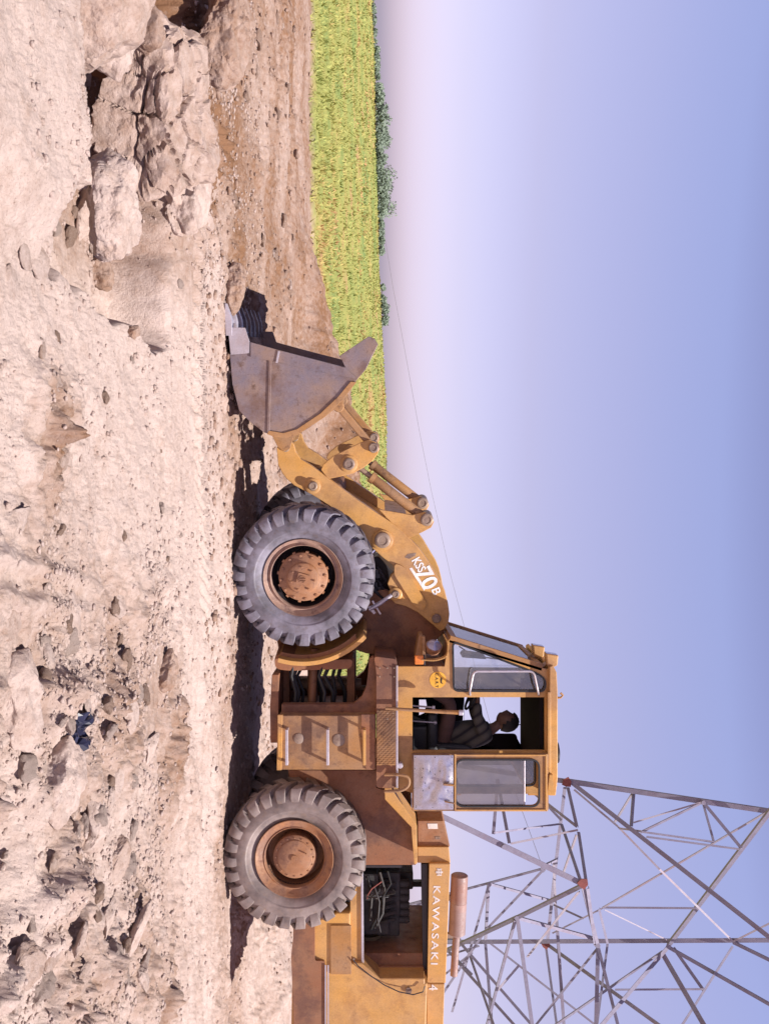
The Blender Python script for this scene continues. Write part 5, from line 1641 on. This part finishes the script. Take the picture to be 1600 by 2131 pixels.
mb = MB(); pts = [W(1998, 735, .2), W(2010, 745, .2), W(2030, 770, .19), W(2050, 800, .19), W(2064, 830, .19), W(2070, 860, .19), W(2064, 880, .2), W(2052, 884, .21)]
mb.tube(pts, .006, 6); mb.build('cable', M['dark'], cwt)
mb = MB(); mb.lathe([(.012, 0), (.012, -.02), (.0001, -.022)], W(1995, 736, .24), (0, 1, 0), 10); mb.lathe([(.03, 0), (.035, -.02), (.0001, -.024)], W(2060, 850, .24), (0, 1, 0), 12); mb.build('bolt', M['pin'], cwt, smooth=True)
# muffler lying on the hood
mf = MB(); a, b_ = W(1820, 956, 1.1), W(1946, 950, 1.1)
mf.lathe([(.0001, 0), (.085, .0), (.098, .01), (.098, (b_ - a).length * .45), (.101, (b_ - a).length * .46), (.098, (b_ - a).length * .47), (.098, (b_ - a).length - .02), (.07, (b_ - a).length), (.0001, (b_ - a).length)], a, (b_ - a), 32)
muf = mf.build('muffler', M['muffler'], ldr, smooth=True)
mb = MB(); mb.tube([b_, W(1965, 948, 1.1), W(2030, 944, 1.1)], [.042, .042, .042], 18, cap=False); mb.tube([W(2029, 944, 1.1), W(2030, 944, 1.1)], .036, 18); mb.build('tailpipe', M['muffler'], muf, smooth=True)
mb = MB()
for aa in (1868, 1946):
    p = W(aa, 930, 1.1); mb.bar(p, p + Vector((0, 0, .1)), .05, .06)
mb.build('muffler_bracket', M['pin'], muf)

# ---- marks on the machine
stk = MB(); stc = W(1415, 911, Y0 - .003)
stk.lathe([(.0001, 0), (.087, 0), (.087, .003)], stc, (0, 1, 0), 36)
sto = stk.build('sticker', M['sticker'], cab, fix=True)
text('lettering', 'C.A.R.T', W(1400.5, 906, Y0 - .0045), (1, 0, 0), (0, 0, 1), .042, M['black_ink'], sto, bold=.01, space=1.15)
mb = MB(); mb.plate([W(a, b_, Y0 - .004) for a, b_ in [(1409, 917), (1412, 920), (1420, 919), (1423, 922), (1422, 917), (1417, 916)]], (0, -.001, 0)); mb.build('bird_mark', M['black_ink'], sto)
# model decal on the near lift arm
def armtext(s, a, b_, size, slope, mat, sx=1.0, bold=.02, sp=1.0):
    o = FR.p(a, b_, T_N - .003)
    p2 = FR.p(a + 10, b_ + 10 * slope, T_N - .003)
    rt_ = (p2 - o).normalized(); u_ = FR.n.cross(rt_) * -1
    u_ = rt_.cross(FR.n); u_ = u_ if u_.z > 0 else -u_
    return text('lettering', s, o, rt_, u_, size, mat, arms[0], sx=sx, bold=bold, space=sp)
armtext('KSS', 1166, 856, .135, .60, M['white'], sx=.80, bold=.02)
armtext('70', 1191, 862, .26, .55, M['white'], sx=.95, bold=.022)
armtext('B', 1226, 897, .13, .4, M['white'], sx=1.1, bold=.02)
mb = MB(); mb.plate([FR.p(a, b_, T_N - .0005) for a, b_ in [(1183, 852), (1181, 857), (1224, 886), (1229, 882)]], -FR.n * .002); mb.build('decal_stripe', M['white'], arms[0])
mb = MB(); mb.plate([FR.p(a, b_, T_N - .0005) for a, b_ in [(1160, 842), (1153, 848), (1150, 866), (1156, 864), (1163, 851)]], -FR.n * .002); mb.build('torn_decal', M['pin'], arms[0])

# ================================================================== operator
root = empty('person', W(1535, 905, .85))
tag(root, 'operator in a dark strapped shirt sitting in the loader cab, facing left', 'person')
def skinned(name, chains, mat, parent, sub=2):
    """chains: list of lists of (point, radius); a point repeated between chains is shared"""
    vs, rs_, es, idx = [], [], [], {}
    for ch in chains:
        prev = None
        for p, r in ch:
            key = tuple(round(c, 4) for c in p)
            if key not in idx:
                idx[key] = len(vs); vs.append(Vector(p)); rs_.append(r)
            i = idx[key]
            if prev is not None: es.append((prev, i))
            prev = i
    me = bpy.data.meshes.new(name)
    o_ = org(parent)
    me.from_pydata([v - o_ for v in vs], es, [])
    ob = bpy.data.objects.new(name, me); COL.objects.link(ob); ob.parent = parent
    me.materials.append(mat)
    sk = ob.modifiers.new('skin', 'SKIN'); sk.use_smooth_shade = True
    for i, d_ in enumerate(me.skin_vertices[0].data if me.skin_vertices else []):
        d_.radius = rs_[i] if isinstance(rs_[i], tuple) else (rs_[i], rs_[i]); d_.use_root = (i == 0)
    if not me.skin_vertices:
        import bpy as _b
    ss = ob.modifiers.new('smooth', 'SUBSURF'); ss.levels = sub; ss.render_levels = sub
    ORG[ob.name] = o_
    return ob
hip = W(1535, 922, .85); PX = Vector((-1, 0, 0))
chest = W(1525, 992, .85); neck = W(1513, 1032, .85); headc = W(1500, 1054, .85)
def body_chains(k=1.0, parts='all'):
    L = []
    if parts in ('all', 'shirt'):
        L.append([(hip, (.15 * k, .15 * k)), (hip.lerp(chest, .5), (.155 * k, .14 * k)), (chest, (.17 * k, .13 * k)), (chest.lerp(neck, .62), (.12 * k, .10 * k))])
    return L
def limb(side, which):
    s = side
    sh = chest.lerp(neck, .35) + Vector((0, .19 * s, 0))
    el = W(1484, 988, .85) + Vector((0, .24 * s, 0)); wr = W(1450, 985, .85) + Vector((0, .17 * s, .03))
    hp = hip + Vector((0, .10 * s, -.01)); kn = W(1456, 938, .85) + Vector((0, .16 * s, 0)); an = W(1425, 872, .85) + Vector((0, .14 * s, 0))
    if which == 'arm': return sh, el, wr
    return hp, kn, an
ch = [[(hip, .12), (hip.lerp(chest, .5), .12), (chest, .13), (neck, .055), (headc - Vector((0, 0, .06)), .06)]]
for s in (-1, 1):
    sh, el, wr = limb(s, 'arm'); ch.append([(chest, .13), (sh, .05), (el, .04), (wr, .027), (wr + Vector((-.05, 0, .01)), (.035, .018))])
    hp, kn, an = limb(s, 'leg'); ch.append([(hip, .12), (hp, .08), (kn, .055), (an, .04), (an + Vector((-.16, 0, -.05)), .035)])
bd = skinned('body', ch, M['skin'], root)
if not bd.data.skin_vertices: raise RuntimeError('skin layer missing')
ch = [[(hip + Vector((0, 0, .0)), .165), (hip.lerp(chest, .5), .175), (chest, .185), (chest.lerp(neck, .66), .125)]]
for s in (-1, 1):
    sh, el, wr = limb(s, 'arm'); ch.append([(chest, .155), (sh, .088), (sh.lerp(el, .5), .075), (el, .066), (el.lerp(wr, .85), .046)])
skinned('shirt', ch, M['shirt'], bd)
ch = [[(hip + Vector((.02, 0, -.02)), .15), (hip + Vector((0, 0, .06)), .15)]]
for s in (-1, 1):
    hp, kn, an = limb(s, 'leg'); ch.append([(hip + Vector((.02, 0, -.02)), .15), (hp, .10), (kn, .078), (an + Vector((0, 0, .05)), .06)])
skinned('trousers', ch, M['trouser'], bd)
for s in (-1, 1):
    hp, kn, an = limb(s, 'leg')
    skinned('shoe', [[(an + Vector((.03, 0, -.05)), .045), (an + Vector((-.06, 0, -.07)), .045), (an + Vector((-.17, 0, -.08)), .035)]], M['black'], bd, 1)
    sh, el, wr = limb(s, 'arm')
    # five fingers closed on the wheel rim
    pc = wr + Vector((-.06, 0, .01))
    fg = []
    for k in range(4):
        b0 = pc + Vector((-.02, (-.027 + .018 * k), .006)); ln = (.036, .042, .040, .030)[k]
        fg.append([(pc, .015), (b0, .009), (b0 + Vector((-ln * .9, 0, .006)), .0085), (b0 + Vector((-ln * 1.2, 0, -ln * .7)), .008), (b0 + Vector((-ln * .6, 0, -ln * 1.2)), .007)])
    fg.append([(pc, .015), (pc + Vector((.0, -.035 * s, -.004)), .010), (pc + Vector((-.03, -.045 * s, -.02)), .0085), (pc + Vector((-.045, -.035 * s, -.035)), .008)])
    skinned('hand', fg, M['skin'], bd, 1)
# head with a face looking to the left
hb = bmesh.new(); bmesh.ops.create_uvsphere(hb, u_segments=40, v_segments=28, radius=1)
for v in hb.verts:
    d_ = v.co.copy()                      # face looks along -x
    x_, y_, z_ = d_
    r = Vector((x_ * .102, y_ * .080, z_ * .120))
    if z_ < -.2: r.x -= .010 * (-z_ - .2) * (1 if x_ < 0 else -2); r.y *= 1 - .28 * (-z_ - .2)
    nose = math.exp(-((y_ / .16) ** 2 + ((z_ + .12) / .24) ** 2)) if x_ < 0 else 0
    r.x -= .022 * nose * (1.0 if z_ < .0 else .8)
    for e_ in (-1, 1):
        eye = math.exp(-(((y_ - .36 * e_) / .17) ** 2 + ((z_ - .06) / .10) ** 2)) if x_ < 0 else 0
        r.x += .010 * eye
        ear = math.exp(-(((x_ - .12) / .14) ** 2 + ((z_ + .0) / .22) ** 2)) if y_ * e_ > 0 else 0
        r.y += .016 * ear * e_
    lip_ = math.exp(-((y_ / .3) ** 2 + ((z_ + .48) / .05) ** 2)) if x_ < 0 else 0
    gap_ = math.exp(-((y_ / .3) ** 2 + ((z_ + .52) / .025) ** 2)) if x_ < 0 else 0
    r.x -= .007 * lip_ - .005 * gap_
    chin = math.exp(-((y_ / .3) ** 2 + ((z_ + .8) / .15) ** 2)) if x_ < 0 else 0
    r.x -= .012 * chin
    v.co = r
me = bpy.data.meshes.new('head'); hb.to_mesh(me); hb.free(); me.shade_smooth(); me.materials.append(M['skin'])
hd = bpy.data.objects.new('head', me); COL.objects.link(hd); hd.parent = bd
Rh = Matrix.Rotation(R(8), 4, 'Y')
hd.matrix_local = Matrix.Translation(headc - org(bd)) @ Rh
for e_ in (-1, 1):
    mb = MB(); mb.lathe([(.0001, -.011), (.007, -.008), (.011, 0), (.007, .008), (.0001, .011)], (0, 0, 0), (1, 0, 0), 14)
    eo = mb.build('eye', M['letter'], None, smooth=True); eo.parent = bd
    eo.location = headc - org(bd) + Vector((-.080, .029 * e_, .008))
hb = bmesh.new(); bmesh.ops.create_uvsphere(hb, u_segments=36, v_segments=24, radius=1)
kill = [v for v in hb.verts if (v.co.z < -.45) or (v.co.x < -.55 and v.co.z < .50) or (v.co.x < -.22 and v.co.z < .15) or (v.co.x < .05 and v.co.z < -.25)]
bmesh.ops.delete(hb, geom=kill, context='VERTS')
for v in hb.verts:
    q = v.co * 1.0; nz = mnoise.noise(v.co * 9) * .004 + mnoise.noise(v.co * 22) * .003
    v.co = Vector((q.x * .118 + .004, q.y * .096, q.z * .134)) + q * nz * 1.5
me = bpy.data.meshes.new('hair'); hb.to_mesh(me); hb.free(); me.shade_smooth(); me.materials.append(M['hair'])
hr = bpy.data.objects.new('hair', me); COL.objects.link(hr); hr.parent = bd
hr.matrix_local = Matrix.Translation(headc - org(bd)) @ Rh
so = hr.modifiers.new('thick', 'SOLIDIFY'); so.thickness = .012; so.offset = 0
